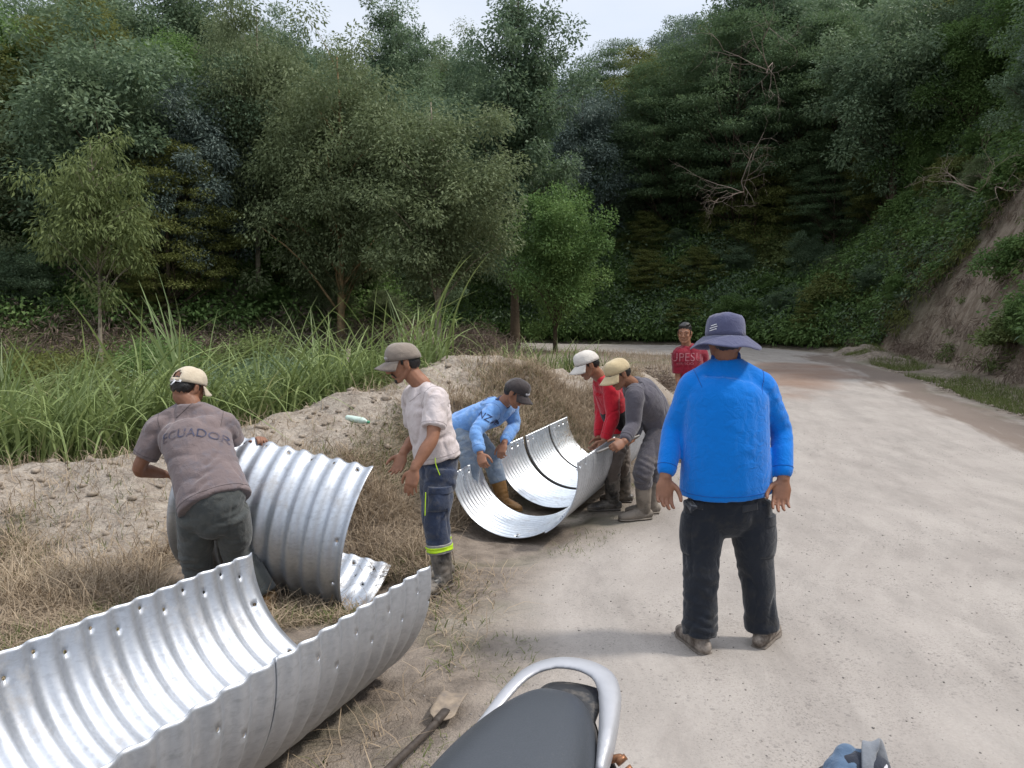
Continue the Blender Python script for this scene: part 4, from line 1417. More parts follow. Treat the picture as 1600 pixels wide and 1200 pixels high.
def add_hand(g, wr, tip, palm_n, thumb_side, curl=.35, s=1.0, spread=.1, grip=False):
    d = nrm(np.array(tip) - np.array(wr))
    n = np.array(palm_n, float); n = nrm(n - (n @ d) * d)        # palm normal (curl direction)
    x = np.cross(d, n)
    if x @ np.array(thumb_side, float) < 0: x = -x               # towards the thumb
    wr = np.array(wr, float)
    pl = .092 * s
    g.tube([wr - d * .03, wr + d * .01, wr + d * .045 * s, wr + d * pl], [(.028 * s, .021 * s), (.030 * s, .019 * s), (.043 * s, .0175 * s), (.042 * s, .0145 * s)], side=x, n=14)
    lens = [.070, .080, .074, .058]
    rad = [.0092, .0096, .0090, .0080]
    for i in range(4):
        o_ = (0.0305 - .0203 * i) * s
        b0 = wr + d * (pl - .012 * s - abs(i - 1.3) * .003) + x * o_
        c = curl * (1 + .12 * i)
        dd = nrm(d + x * spread * (1.5 - i) * .5)
        q = [b0]
        a = c * .55
        for k, fr_ in enumerate((.48, .30, .22)):
            ll = (lens[i] + .012) * s * fr_
            q.append(q[-1] + (dd * math.cos(a) + n * math.sin(a)) * ll)
            a += c * (1.15 if k == 0 else .85)
        r_ = rad[i] * s
        g.tube(q, [r_, r_ * .97, r_ * .88, r_ * .74], side=x, n=10, sub=3)
    # thumb from the side of the palm near its base
    b0 = wr + d * .028 * s + x * .026 * s
    q = [b0, b0 + (d * .55 + x * .75 + n * .25) * .036 * s, b0 + (d * 1.45 + x * 1.15 + n * .55) * .036 * s, b0 + (d * 2.1 + x * 1.2 + n * (.9 if not grip else 1.6)) * .036 * s]
    g.tube(q, [.0145 * s, .0125 * s, .0105 * s, .0085 * s], side=n, n=10, sub=3)


def folds_fn(folds, amp=.0035, sc=9.0, seed=0, k=1.0):
    def fn(co, no):
        dsp = fbm(co * sc, 3, 200 + seed) * amp
        q = co @ np.array([[.8, .5, .33], [-.5, .86, .0], [-.3, -.1, .95]]) * np.array([1.25, 1.25, .55]) * sc
        q = q + fbm(co * 4, 2, 220 + seed)[:, None] * 1.5
        dsp = dsp - amp * 1.7 * np.clip(1 - np.abs(fbm(q, 2, 230 + seed)) * 9, 0, 1) ** 1.5
        dsp = dsp + amp * .6
        for c, ax, lam, a, sig in folds:
            r_ = co - np.asarray(c)
            ax_ = nrm(ax)
            al = r_ @ ax_
            # irregular compression folds
            warp = fbm(co * 5.0, 3, 300 + seed) * 5.0
            g_ = np.exp(-(r_ ** 2).sum(1) / sig ** 2)
            side_ = np.clip(fbm(co * 6.0 + 3.1, 2, 350 + seed) * 3.2 + .15, 0, 1)
            wv = np.sin(al / lam * 6.283 + warp * 3.5)
            wv = np.where(wv > 0, wv ** .8, -np.abs(wv) ** 1.4)
            dsp = dsp + k * a * g_ * wv * side_
        return co + no * dsp[:, None]
    return fn


def cap_mesh(parent, c, Mx, mat, mat_brim=None, brim_len=.075, brim_tilt=18, s=1.0, flat=False, name='cap', strap=None, label=None, drop=0.0, wide=False):
    """baseball cap: six panel dome, brim, button"""
    g = Geo()
    nn, mm = 36, 10
    V, Q = [], []
    for j in range(mm + 1):
        t = j / mm
        e = t * math.pi / 2
        for i in range(nn):
            a = 6.283 * i / nn
            seam = 1 - .018 * max(0, 1 - abs(((a / (6.283 / 6)) % 1) - .5 - .5 + (1 if ((a / (6.283 / 6)) % 1) < .5 else 0)) * 8)
            ce = math.cos(e) ** .82
            x, y, z = .090 * ce * math.sin(a) * seam, .109 * ce * math.cos(a) * seam - .008, .104 * math.sin(e) ** (.92 if not flat else .72) * (.95 if flat else 1)
            # front panel stands taller
            z += .010 * max(0, math.cos(a)) * math.sin(e * 2)
            z += .022 + (.018 * math.cos(a)) * (1 - t) - drop
            V.append(c + Mx @ (np.array([x, y, z]) * s))
    idx_ = np.arange((mm + 1) * nn).reshape(mm + 1, nn)
    for j in range(mm):
        for i in range(nn):
            if strap is not None and j < 4:
                a = ((i + .5) / nn * 360) - 180
                if abs(abs(a) - 0) < 26 - 5 * j and j >= 1: continue
            Q.append([idx_[j, i], idx_[j, (i + 1) % nn], idx_[j + 1, (i + 1) % nn], idx_[j + 1, i]])
    g.add(V, None, Q)
    crown = g.build(name, mat, parent, fn=lambda co, no: co + no * (fbm(co * 18, 3, 5) * .010)[:, None])
    m = crown.modifiers.new('s', 'SOLIDIFY'); m.thickness = .003; m.offset = 0
    if label: crown['label'] = label
    g = Geo()
    V, Q = [], []
    na, nr = 20, 6
    for i in range(na + 1):
        a = R(-68 + 136 * i / na)
        for j in range(nr + 1):
            t = j / nr
            ex = brim_len * (math.cos(a * 1.12) ** .55 if math.cos(a * 1.12) > 0 else 0)
            x = .0875 * math.sin(a) * (1 + .10 * t)
            y = .106 * math.cos(a) - .008 + ex * t
            z = .022 + .018 * math.cos(a) - drop - (ex * t) * math.tan(R(brim_tilt)) - 5.5 * x * x * t - .004
            V.append(c + Mx @ (np.array([x, y, z]) * s))
    idx_ = np.arange((na + 1) * (nr + 1)).reshape(na + 1, nr + 1)
    Q = np.stack([idx_[:-1, :-1], idx_[1:, :-1], idx_[1:, 1:], idx_[:-1, 1:]], -1).reshape(-1, 4)
    g.add(V, None, Q)
    br = g.build('brim', mat_brim or mat, crown)
    m = br.modifiers.new('s', 'SOLIDIFY'); m.thickness = .004; m.offset = 0
    g = Geo()
    g.ellipsoid(c + Mx @ (np.array([0, -.008, .122 - drop - (.014 if flat else 0)]) * s), (.008, .008, .004), Mx, 10, 6)
    g.build('button', mat, crown)
    if strap is not None:
        g = Geo()
        pts = [c + Mx @ (np.array([.0875 * math.sin(a), .106 * math.cos(a) - .010, .008 - drop]) * s) for a in np.linspace(R(150), R(210), 9)]
        g.tube(pts, [(.009, .0015)] * 9, side=Mx[:, 2], caps='flat', n=8, sub=1)
        g.tube([pts[3], pts[3] + Mx @ np.array([-.012, -.012, -.035])], [(.008, .0015), (.006, .0012)], side=Mx[:, 0], caps='flat', n=8, sub=2)
        g.build('strap', strap, crown)
    return crown


def add_hair(parent, c, Mx, s=1.0, top=True, name='hair', capped=True):
    g = Geo()
    p = lambda x, y, z: c + Mx @ (np.array([x, y, z]) * s)
    g.ellipsoid(p(0, -.05, -.005), np.array((.073, .058, .062)) * s, Mx)
    if not capped:
        g.ellipsoid(p(0, -.018, .058), np.array((.079, .094, .078)) * s, Mx)
        g.ellipsoid(p(.01, .040, .094), np.array((.056, .042, .024)) * s, Mx)
        g.ellipsoid(p(-.01, .0, .110), np.array((.056, .066, .024)) * s, Mx)
    else:
        g.ellipsoid(p(0, -.022, .020), np.array((.0775, .088, .062)) * s, Mx)
    for sx in (-1, 1):
        g.tube([p(.071 * sx, .012, .04), p(.073 * sx, .018, -.005)], [.010 * s, .005 * s], n=8, sub=2)
    return g.build(name, M['hair'], parent, voxel=.006, sm=2, fn=lambda co, no: co + no * (fbm(co * 95, 2, 8) * .009)[:, None])


def person(J, S, label):
    """J joints in world space, S style dictionary"""
    J = {k: np.asarray(v, float) for k, v in J.items()}
    foot = (J['gA'] + J['gB']) / 2
    root = empty('person', tuple(foot), label, 'person', 'workers handling the pipe pieces' if S.get('worker', True) else None)
    sk = S.get('skin', M['skin'])
    bw = S.get('bulk', 1.0)
    hs = S.get('head', 1.0)
    Mx = basis(S['face'], S.get('faceup', (0, 0, 1)))
    side = nrm(J['sA'] - J['sB'])
    hside = nrm(J['hA'] - J['hB']) if np.linalg.norm(J['hA'] - J['hB']) > .05 else side
    # ---- body, one continuous surface
    g = Geo()
    add_head(g, J['head'], Mx, hs)
    nb_ = J['head'] + Mx @ np.array([0, -.022, -.06]) * hs
    g.tube([nb_, (nb_ + J['neck']) / 2, J['neck'], (J['neck'] * .5 + J['chest'] * .5)], [.056 * hs, .056, .058, .055], n=14)
    g.tube([J['neck'], J['chest'], J['mid'], J['pelvis']], [(.055, .045), (.12 * bw, .07 * bw), (.12 * bw, .075 * bw), (.115 * bw, .07 * bw)], side=side, n=16)
    ankles = {}
    for k in 'AB':
        g.tube([J['chest'] * .5 + J['s' + k] * .5 - 0 * Z, J['s' + k], (J['s' + k] + J['e' + k]) / 2, J['e' + k], (J['e' + k] * .6 + J['w' + k] * .4), J['w' + k]],
               [.055, .052 * bw, .047 * bw, .038 * bw, .041 * bw, .027 * bw], n=12)
        add_hand(g, J['w' + k], J['t' + k], S['palm' + k], S['thumb' + k], S.get('curl' + k, .35), S.get('hand', 1.0), .1, S.get('grip', False))
        fd = nrm((J['o' + k] - J['g' + k]) * np.array([1, 1, 0]))
        an = J['g' + k] + fd * .05 + np.array([0, 0, .085])
        ankles[k] = (an, fd)
        g.tube([J['h' + k], J['k' + k], an], [.055, .042, .032], n=10)
    for k in 'AB': g.tube([J['pelvis'], J['h' + k]], [.065, .055], n=10, sub=2)
    g.build('body', sk, root, voxel=S.get('vox', .0052), sm=2)
    # eyes
    for sx in (-1, 1):
        ge = Geo()
        ge.ellipsoid(J['head'] + Mx @ (np.array([.031 * sx, .079, .006]) * hs), np.array((.0125, .008, .0065)) * hs, Mx, 10, 8)
        ge.build('eye', M['eye'], root)
        gb = Geo()
        gb.tube([J['head'] + Mx @ (np.array([.015 * sx, .095, .030]) * hs), J['head'] + Mx @ (np.array([.034 * sx, .092, .036]) * hs), J['head'] + Mx @ (np.array([.054 * sx, .075, .030]) * hs)], [(.0035, .003)] * 3, n=6)
        gb.build('eyebrow', M['hair'], root)
    add_hair(root, J['head'], Mx, hs, capped=S.get('capped', True))
    if S.get('beard'):
        gb = Geo()
        pp = lambda x, y, z: J['head'] + Mx @ (np.array([x, y, z]) * hs)
        gb.ellipsoid(pp(0, .066, -.097), np.array((.026, .021, .018)) * hs, Mx)
        for sx in (-1, 1): gb.tube([pp(0, .0925, -.0475), pp(.026 * sx, .082, -.055), pp(.032 * sx, .072, -.075)], [.005, .005, .004], n=6)
        gb.build('beard', M['hair'], root, voxel=.004, sm=1, fn=lambda co, no: co + no * (fbm(co * 120, 2, 9) * .004)[:, None])
    # ---- shirt
    sd_ = S['shirt']
    tw = S.get('torso', [(.185, .130), (.185, .135), (.172, .128), (.195, .135), (.185, .10), (.085, .078)])
    hw_ = S.get('hemw', .014)
    tw = [(tw[0][0] + hw_, tw[0][1] + hw_), (tw[1][0] + hw_ * .7, tw[1][1] + hw_ * .7)] + list(tw[2:])
    hem = J['pelvis'] + nrm(J['pelvis'] - J['mid']) * S.get('hem', .06)
    shl = (J['sA'] + J['sB']) / 2
    fol = []
    def shirt_geo(g, inf=0.0, sleeves=True):
        g.tube([hem, J['pelvis'], J['mid'], J['chest'], shl + (J['neck'] - shl) * .15, J['neck']],
               [(a + inf, b_ + inf) for a, b_ in tw], side=side, n=28, caps='flat', sub=5)
        for k in 'AB':
            s_, e_, w_ = J['s' + k], J['e' + k], J['w' + k]
            inn = shl * .45 + s_ * .55
            nk = J['neck'] * .75 + s_ * .25 - np.array([0, 0, .01])
            g.tube([nk, (nk + s_) / 2, s_], [(.06 + inf), (.068 + inf), (S.get('deltoid', .07) + inf)], n=14)
            if sd_['sleeve'] == 'long':
                fa = w_ - nrm(w_ - e_) * .01
                g.tube([inn, s_, (s_ + e_) / 2, e_, (e_ + fa) / 2, e_ * .14 + fa * .86, fa],
                       [.08, .078 * bw, .068 * bw, .058 * bw, .055 * bw, .050 * bw, .038 * bw], n=18, caps='flat', sub=5)
                g.tube([fa - nrm(w_ - e_) * .05, fa], [.041 * bw, .038 * bw], n=16, caps='flat', sub=2)
                fol.append((e_, w_ - s_, .05, .007, .09)); fol.append((w_ + (e_ - w_) * .3, w_ - e_, .035, .0045, .07))
                fol.append((s_ * .7 + e_ * .3, e_ - s_, .06, .006, .10))
            else:
                cu = s_ + (e_ - s_) * sd_.get('len', .72)
                g.tube([inn, s_, (s_ + cu) / 2, cu], [.08, .080 * bw, .076 * bw, .072 * bw], n=18, caps='flat', sub=5)
                fol.append(((s_ + cu) / 2, e_ - s_, .06, .006, .12))
            fol.append((s_ + (J['mid'] - s_) * .28, (J['mid'] - s_) + side * .2, .05, .007, .12))
    g = Geo()
    shirt_geo(g)
    if S.get('belly') is not None:
        g.ellipsoid(J['mid'] * .45 + J['pelvis'] * .55 + S['belly'][0], S['belly'][1], None, 20, 12)
    fol += [(J['mid'], J['chest'] - J['pelvis'], .085, .009, .20), (J['pelvis'] * .75 + J['mid'] * .25, J['chest'] - J['pelvis'] + side * .15, .055, .008, .18)]
    fol += [(np.asarray(c_), a_, l_, m_, s_) for c_, a_, l_, m_, s_ in S.get('folds', [])]
    sh = g.build(sd_.get('name', 'shirt'), sd_['mat'], root, voxel=.0085, sm=4, fn=folds_fn(fol, S.get('drape', .0048), 5, S.get('seed', 0), S.get('fold', 1.0)))
    if sd_.get('collar'):
        gc = Geo()
        a0 = J['neck'] + nrm(nb_ - J['neck']) * .0
        up_ = nrm(nb_ - J['neck'])
        gc.tube([a0 - up_ * .02, a0 + up_ * .028], [(.077, .070), (.070, .062)], side=side, caps='flat', n=20, sub=2)
        gc.build('collar', sd_['collar'], sh)
    # ---- trousers
    g = Geo()
    up_ = nrm(J['mid'] - J['pelvis'])
    hp = S.get('hips', (.172, .130))
    crotch = (J['hA'] + J['hB']) / 2 - np.array([0, 0, .045])
    g.tube([J['pelvis'] + up_ * .06, J['pelvis'] - up_ * .01, crotch], [(hp[0] * .84, hp[1] * .84), (hp[0] * .95, hp[1] * .95), (hp[0] * .86, hp[1] * .85)], side=hside, n=24, caps='round', sub=5)
    tr = S['trousers']
    lw_ = S.get('leg', [.096, .092, .078, .073, .076])
    fol = []
    for k in 'AB':
        an, fd = ankles[k]
        h_, k_ = J['h' + k], J['k' + k]
        end = k_ + (an - k_) * tr.get('end', .93)
        g.tube([h_, (h_ + k_) / 2, k_, (k_ + end) / 2, end], lw_, n=20, caps='flat', sub=6)
        fol += [(k_, an - h_, .05, .011, .13), (end, end - k_, .045, tr.get('bunch', .014), .12), (h_, k_ - h_, .06, .007, .13), ((h_ + k_) / 2, (k_ - h_) + hside * .12, .08, .007, .15), ((end + k_) / 2, (end - k_) + hside * .1, .07, .007, .14)]
    fol.append((crotch, np.array([0, 0, 1.]), .045, .007, .12))
    pt_ = g.build('trousers', tr['mat'], root, voxel=.0085, sm=4, fn=folds_fn(fol, .0048, 5, S.get('seed', 0) + 3, S.get('fold', 1.0)))
    # ---- footwear
    bt = S['boots']
    for k in 'AB':
        an, fd = ankles[k]
        sx = np.cross(fd, [0, 0, 1.])
        heel = J['g' + k].copy(); zf_ = heel[2]
        g = Geo()
        q = lambda l, z: heel + fd * l + np.array([0, 0, z])
        g.tube([q(.0, .045), q(.06, .05), q(.13, .048), q(.20, .040), q(.255, .034)], [(.036, .040), (.042, .048), (.045, .044), (.050, .034), (.036, .024)], side=sx, n=16)
        if bt['tall']:
            k_ = J['k' + k]
            top = an + (k_ - an) * bt.get('h', .72)
            g.tube([q(.045, .06), an, (an + top) / 2, top], [(.047, .054), (.052, .056), (.064, .066), (.068, .070)], side=sx, n=20, caps='flat')
            fo = [(an + (top - an) * .2, top - an, .045, .006, .10)]
        else:
            g.tube([q(.045, .05), q(.04, .095), q(.035, .12)], [(.042, .052), (.045, .052), (.045, .052)], side=sx, n=18, caps='flat')
            fo = []
        bo = g.build('boot' if bt['tall'] else 'shoe', bt['mat'], root, voxel=.007, sm=3, fn=folds_fn(fo, .002, 12, 4))
        g = Geo()
        g.tube([q(-.012, .012), q(.06, .012), q(.13, .012), q(.20, .012), q(.268, .014)], [(.038, .012), (.044, .012), (.044, .011), (.054, .011), (.036, .010)], side=sx, n=16)
        g.build('sole', bt.get('sole', bt['mat']), bo)
    sm_ = S.get('seam')
    if sm_ is not None:
        seam(sh, hem + nrm(J['mid'] - J['pelvis']) * .030, J['mid'] - J['pelvis'], sm_, .30, name='hem_seam', n=90)
        for k in 'AB':
            s_, e_, w_ = J['s' + k], J['e' + k], J['w' + k]
            seam(sh, s_ * .86 + shl * .14 - Z * .005, nrm(s_ - shl) * .9 + nrm(s_ - e_) * -.35, sm_, .115, name='armhole_seam')
            if sd_['sleeve'] == 'long': seam(sh, w_ + nrm(e_ - w_) * .055, e_ - w_, sm_, .08, name='cuff_seam')
            else: seam(sh, s_ + (e_ - s_) * (sd_.get('len', .72) - .08), e_ - s_, sm_, .12, name='sleeve_seam')
        if not sd_.get('collar'): seam(sh, J['neck'] - nrm(nb_ - J['neck']) * .018, nb_ - J['neck'], sm_, .13, name='neck_seam', r=.0025)
    return dict(root=root, shirt=sh, trousers=pt_, Mx=Mx, J=J, side=side, ankles=ankles)


def text_on(surf, text, center, xdir, nrm_out, size, mat, name='lettering', width=None, gap=.0025, arch=0.0, stretch=1.0):
    """lettering laid on a garment: every point dropped onto the surface along -nrm_out"""
    cu = bpy.data.curves.new('t', 'FONT')
    cu.body = text; cu.size = size; cu.align_x = 'CENTER'; cu.align_y = 'CENTER'; cu.space_character = 1.05
    o_ = bpy.data.objects.new('t', cu); COL.objects.link(o_)
    dg = bpy.context.evaluated_depsgraph_get()
    me = bpy.data.meshes.new_from_object(o_.evaluated_get(dg))
    bpy.data.objects.remove(o_)
    bm = bmesh.new(); bm.from_mesh(me)
    bmesh.ops.triangulate(bm, faces=bm.faces)
    for _ in range(2):
        lg = [e for e in bm.edges if e.calc_length() > size * .16]
        if lg: bmesh.ops.subdivide_edges(bm, edges=lg, cuts=1)
    bmesh.ops.triangulate(bm, faces=bm.faces)
    n_ = nrm(nrm_out); x_ = nrm(np.asarray(xdir) - (np.asarray(xdir) @ n_) * n_); y_ = np.cross(n_, x_)
    off = root_loc(surf)
    bv = BVHTree.FromPolygons([Vector(np.array(v.co)) for v in surf.data.vertices], [tuple(p.vertices) for p in surf.data.polygons])
    rl = off
    for v in bm.verts:
        a, b_ = v.co.x, v.co.y * stretch
        if arch: b_ -= arch * a * a
        p = np.asarray(center) + x_ * a + y_ * b_
        h = bv.ray_cast(Vector(p + n_ * .25 - off), Vector(-n_), .6)
        if h[0] is None: q = p - off
        else: q = np.array(h[0]) + np.array(h[1]) * gap + n_ * gap * .3
        v.co = Vector(q)
    me2 = bpy.data.meshes.new(name)
    bm.to_mesh(me2); bm.free()
    o_ = link(name, me2, mat, surf)
    return o_


def seam(surf, c, axis, mat, rmax=.13, r=.0017, n=56, name='seam', lift=.0006):
    """a stitched line round a garment, following its surface"""
    c = np.asarray(c, float); ax = nrm(axis)
    e1 = nrm(np.cross(ax, [0.3, .9, .2])); e2 = np.cross(ax, e1)
    off = root_loc(surf)
    bv = BVHTree.FromPolygons([Vector(np.array(v.co)) for v in surf.data.vertices], [tuple(p.vertices) for p in surf.data.polygons])
    runs, cur = [], []
    for i in range(n + 1):
        a = 6.2832 * i / n
        d_ = e1 * math.cos(a) + e2 * math.sin(a)
        h = bv.ray_cast(Vector(c - off), Vector(d_), rmax)
        if h[0] is None:
            if len(cur) > 3: runs.append(cur)
            cur = []
        else: cur.append(np.array(h[0]) + off + d_ * lift)
    if len(cur) > 3: runs.append(cur)
    if not runs: return None
    g = Geo()
    for q in runs: g.tube(q, [r] * len(q), n=6, sub=1)
    return g.build(name, mat, surf)


M['c_blue'] = cloth('shirt_bright_blue', (0.0, 0.165, 0.60), (0.0, 0.145, 0.54), stain=.2, weave=1400)
M['c_blue_dark'] = cloth('collar_blue', (0.0, 0.07, 0.33))
M['c_black'] = cloth('trousers_black', (0.013, 0.016, 0.023), (0.02, 0.023, 0.03), dirt=(0.035, .034, .033))
M['c_hat'] = cloth('hat_slate', (0.085, 0.09, 0.16), (0.07, 0.07, 0.13))
M['c_white'] = cloth('shirt_white', (0.60, 0.53, 0.52), (0.52, 0.45, 0.44), dirt=(.42, .35, .32), stain=.3)
M['c_navy'] = cloth('trousers_navy', (0.035, 0.048, 0.085), (0.025, 0.033, 0.06), dirt=(.09, .09, .10))
M['c_hivis'] = simple('hivis_yellow', (0.50, 0.75, 0.02), .6)
M['c_reflect'] = simple('reflective_grey', (0.30, 0.29, 0.28), .5)
M['c_tee'] = cloth('tee_taupe', (0.165, 0.130, 0.130), (0.195, 0.15, 0.145), dirt=(.14, .13, .15), stain=.5)
M['c_olive'] = cloth('trousers_olive_grey', (0.070, 0.075, 0.072), (0.05, 0.055, 0.056), dirt=(.10, .10, .09))
M['c_cream'] = cloth('cap_cream', (0.58, 0.50, 0.38), (0.46, 0.38, 0.28))
M['c_khaki'] = cloth('cap_khaki', (0.24, 0.20, 0.165), (0.17, 0.14, 0.12))
M['c_dkcap'] = cloth('cap_dark', (0.055, 0.045, 0.045), (0.04, 0.033, 0.033))
M['c_whcap'] = cloth('cap_white', (0.62, 0.58, 0.53), (0.5, 0.45, 0.4))
M['c_tan'] = cloth('cap_tan', (0.50, 0.40, 0.24), (0.42, 0.33, 0.2))
M['c_sky'] = cloth('shirt_sky_blue', (0.17, 0.34, 0.66), (0.12, 0.26, 0.58), dirt=(.26, .38, .55))
M['c_jean'] = cloth('jeans_light', (0.22, 0.27, 0.33), (0.15, 0.19, 0.25), dirt=(.32, .33, .33), stain=.6)
M['c_red'] = cloth('jacket_red', (0.50, 0.015, 0.03), (0.38, 0.010, 0.022))
M['c_blk2'] = cloth('vest_black', (0.012, 0.012, 0.015))
M['c_brown'] = cloth('trousers_brown', (0.14, 0.115, 0.10), (0.10, 0.08, 0.07), dirt=(.2, .17, .14))
M['s_blue'] = cloth('seam_blue', (0.0, 0.09, 0.38))
M['s_white'] = cloth('seam_white', (.40, .34, .33))
M['s_tee'] = cloth('seam_tee', (.10, .08, .08))
M['s_sky'] = cloth('seam_sky', (.10, .21, .45))
M['s_red'] = cloth('seam_red', (.28, .008, .018))
M['s_hood'] = cloth('seam_hood', (.05, .046, .055))
M['c_hood'] = cloth('hoodie_grey', (0.095, 0.088, 0.105), (0.075, 0.068, 0.082))
M['c_grey'] = cloth('trousers_grey', (0.095, 0.088, 0.10), (0.07, 0.065, 0.075), dirt=(.15, .13, .12))
M['c_maroon'] = cloth('shirt_maroon', (0.22, 0.012, 0.028), (0.17, 0.010, 0.022))
M['c_letter'] = simple('letter_pink', (0.40, 0.15, 0.17), .9, dirt=(.24, .03, .04), dlo=.45)
M['c_ink'] = simple('letter_navy', (0.035, 0.05, 0.12), .9)
M['c_faded'] = simple('letter_faded_blue', (0.095, 0.10, 0.155), .95, 0, .5, 40, .2, .1, dirt=(.165, .13, .13), dlo=.44)
M['c_pale'] = simple('mark_white', (0.72, 0.72, 0.74), .8)
M['rubber'] = simple('rubber_boot', (0.025, 0.024, 0.024), .38, 0, .3, 20, .3, .5, dirt=(.19, .165, .14), dlo=.40)
M['rubber_mud'] = simple('rubber_boot_muddy', (0.15, 0.13, 0.11), .7, 0, .4, 16, .5, .2, dirt=(.25, .215, .18), dlo=.38)
M['rubber_or'] = simple('rubber_boot_orange', (0.24, 0.12, 0.035), .55, 0, .3, 16, .3, .3, dirt=(.22, .17, .12))
M['shoe'] = simple('shoe_dusty', (0.13, 0.105, 0.088), .85, 0, .4, 40, .5, .2, dirt=(.30, .26, .225), dlo=.42)
M['sole'] = simple('sole_dusty', (0.20, 0.17, 0.145), .9, 0, .4, 40, .5, .2)
M['belt'] = simple('belt', (0.03, 0.02, 0.02), .6)

RUB = dict(tall=True, mat=M['rubber'], h=.80)
Z = np.array([0, 0, 1.])

# ---- man in the bright blue shirt, from behind
JB = dict(head=P(1133, 530, 3.80), neck=P(1134, 562, 3.81), chest=P(1134, 622, 3.78), mid=P(1134, 700, 3.78), pelvis=P(1134, 752, 3.80),
          sA=P(1084, 604, 3.80), sB=P(1188, 604, 3.80), eA=P(1052, 672, 3.84), eB=P(1220, 672, 3.84), wA=P(1040, 745, 3.72), wB=P(1224, 748, 3.72),
          tA=P(1037, 790, 3.68), tB=P(1217, 798, 3.68), hA=P(1100, 784, 3.8), hB=P(1171, 784, 3.8), kA=P(1096, 885, 3.76), kB=P(1180, 880, 3.8),
          gA=G(1100, 1024), gB=G(1186, 1014), oA=G(1066, 994), oB=G(1214, 984))
SB = dict(seam=M['s_blue'], face=(.02, 1, -.04), skin=M['skin'], bulk=.97, hand=1.06, hemw=.006, worker=False, vox=.0042, seed=1, deltoid=.078,
          torso=[(.226, .160), (.224, .168), (.216, .162), (.208, .150), (.160, .108), (.082, .078)], hem=.055, hips=(.208, .158), leg=[.105, .103, .090, .082, .086], drape=.0013, fold=.45,
          palmA=(.1, -1, .1), palmB=(-.1, -1, .1), thumbA=(1, 0, 0), thumbB=(-1, 0, 0), curlA=.42, curlB=.35,
          shirt=dict(sleeve='long', mat=M['c_blue'], collar=M['c_blue_dark']), trousers=dict(mat=M['c_black'], end=.99, bunch=.020),
          boots=dict(tall=False, mat=M['shoe'], sole=M['sole']))
pb = person(JB, SB, 'man in bright blue shirt, black trousers and slate bucket hat seen from behind')

# bucket hat
def bucket_hat(pr, c, Mx, mat, s=1.0):
    g = Geo()
    prof = [(.104, .030), (.103, .055), (.1, .088), (.095, .118), (.080, .136), (.05, .145), (.0, .148)]
    nn = 40
    V = []
    for r_, z in prof:
        for i in range(nn):
            a = 6.283 * i / nn
            V.append(c + Mx @ (np.array([r_ * .94 * math.sin(a), r_ * 1.1 * math.cos(a) - .006, z + .004 * math.sin(a * 2 + 1)]) * s))
    idx_ = np.arange(len(prof) * nn).reshape(len(prof), nn)
    Q_ = [[idx_[j, i], idx_[j, (i + 1) % nn], idx_[j + 1, (i + 1) % nn], idx_[j + 1, i]] for j in range(len(prof) - 1) for i in range(nn)]
    g.add(V, None, Q_)
    hat = g.build('bucket_hat', mat, pr, fn=lambda co, no: co + no * (fbm(co * 16, 3, 5) * .014)[:, None])
    m = hat.modifiers.new('s', 'SOLIDIFY'); m.thickness = .003; m.offset = 0
    g = Geo()
    V = []
    nr = 7
    for j in range(nr + 1):
        t = j / nr
        for i in range(nn):
            a = 6.283 * i / nn
            r_ = .104 + .074 * t
            z = .032 - .066 * t ** 1.1 + t * (.012 * math.sin(2 * a + .6) + .006 * math.sin(5 * a)) + .014 * t * abs(math.sin(a))
            V.append(c + Mx @ (np.array([r_ * .97 * math.sin(a), r_ * 1.06 * math.cos(a) - .006, z]) * s))
    idx_ = np.arange((nr + 1) * nn).reshape(nr + 1, nn)
    Q_ = [[idx_[j, i], idx_[j, (i + 1) % nn], idx_[j + 1, (i + 1) % nn], idx_[j + 1, i]] for j in range(nr) for i in range(nn)]
    g.add(V, None, Q_)
    br = g.build('brim', mat, hat, fn=lambda co, no: co + no * (fbm(co * 20, 3, 6) * .008)[:, None])
    m = br.modifiers.new('s', 'SOLIDIFY'); m.thickness = .0035; m.offset = 0
    g = Geo()
    for k, (z, a0, a1) in enumerate(((.088, 222, 241), (.078, 220, 246), (.066, 222, 247))):
        pts = [c + Mx @ (np.array([.1015 * .94 * math.sin(R(a)) * 1.03, .1015 * 1.1 * math.cos(R(a)) * 1.03 - .006, z - .0004 * (a - a0)]) * s) for a in np.linspace(a0, a1, 7)]
        g.tube(pts, [(.0025, .0012)] * 7, side=Mx[:, 2], caps='flat', n=6, sub=1)
    g.build('stripe_mark', M['c_pale'], hat)
    return hat


bucket_hat(pb['root'], JB['head'] - Z * .016, pb['Mx'], M['c_hat'], .98)


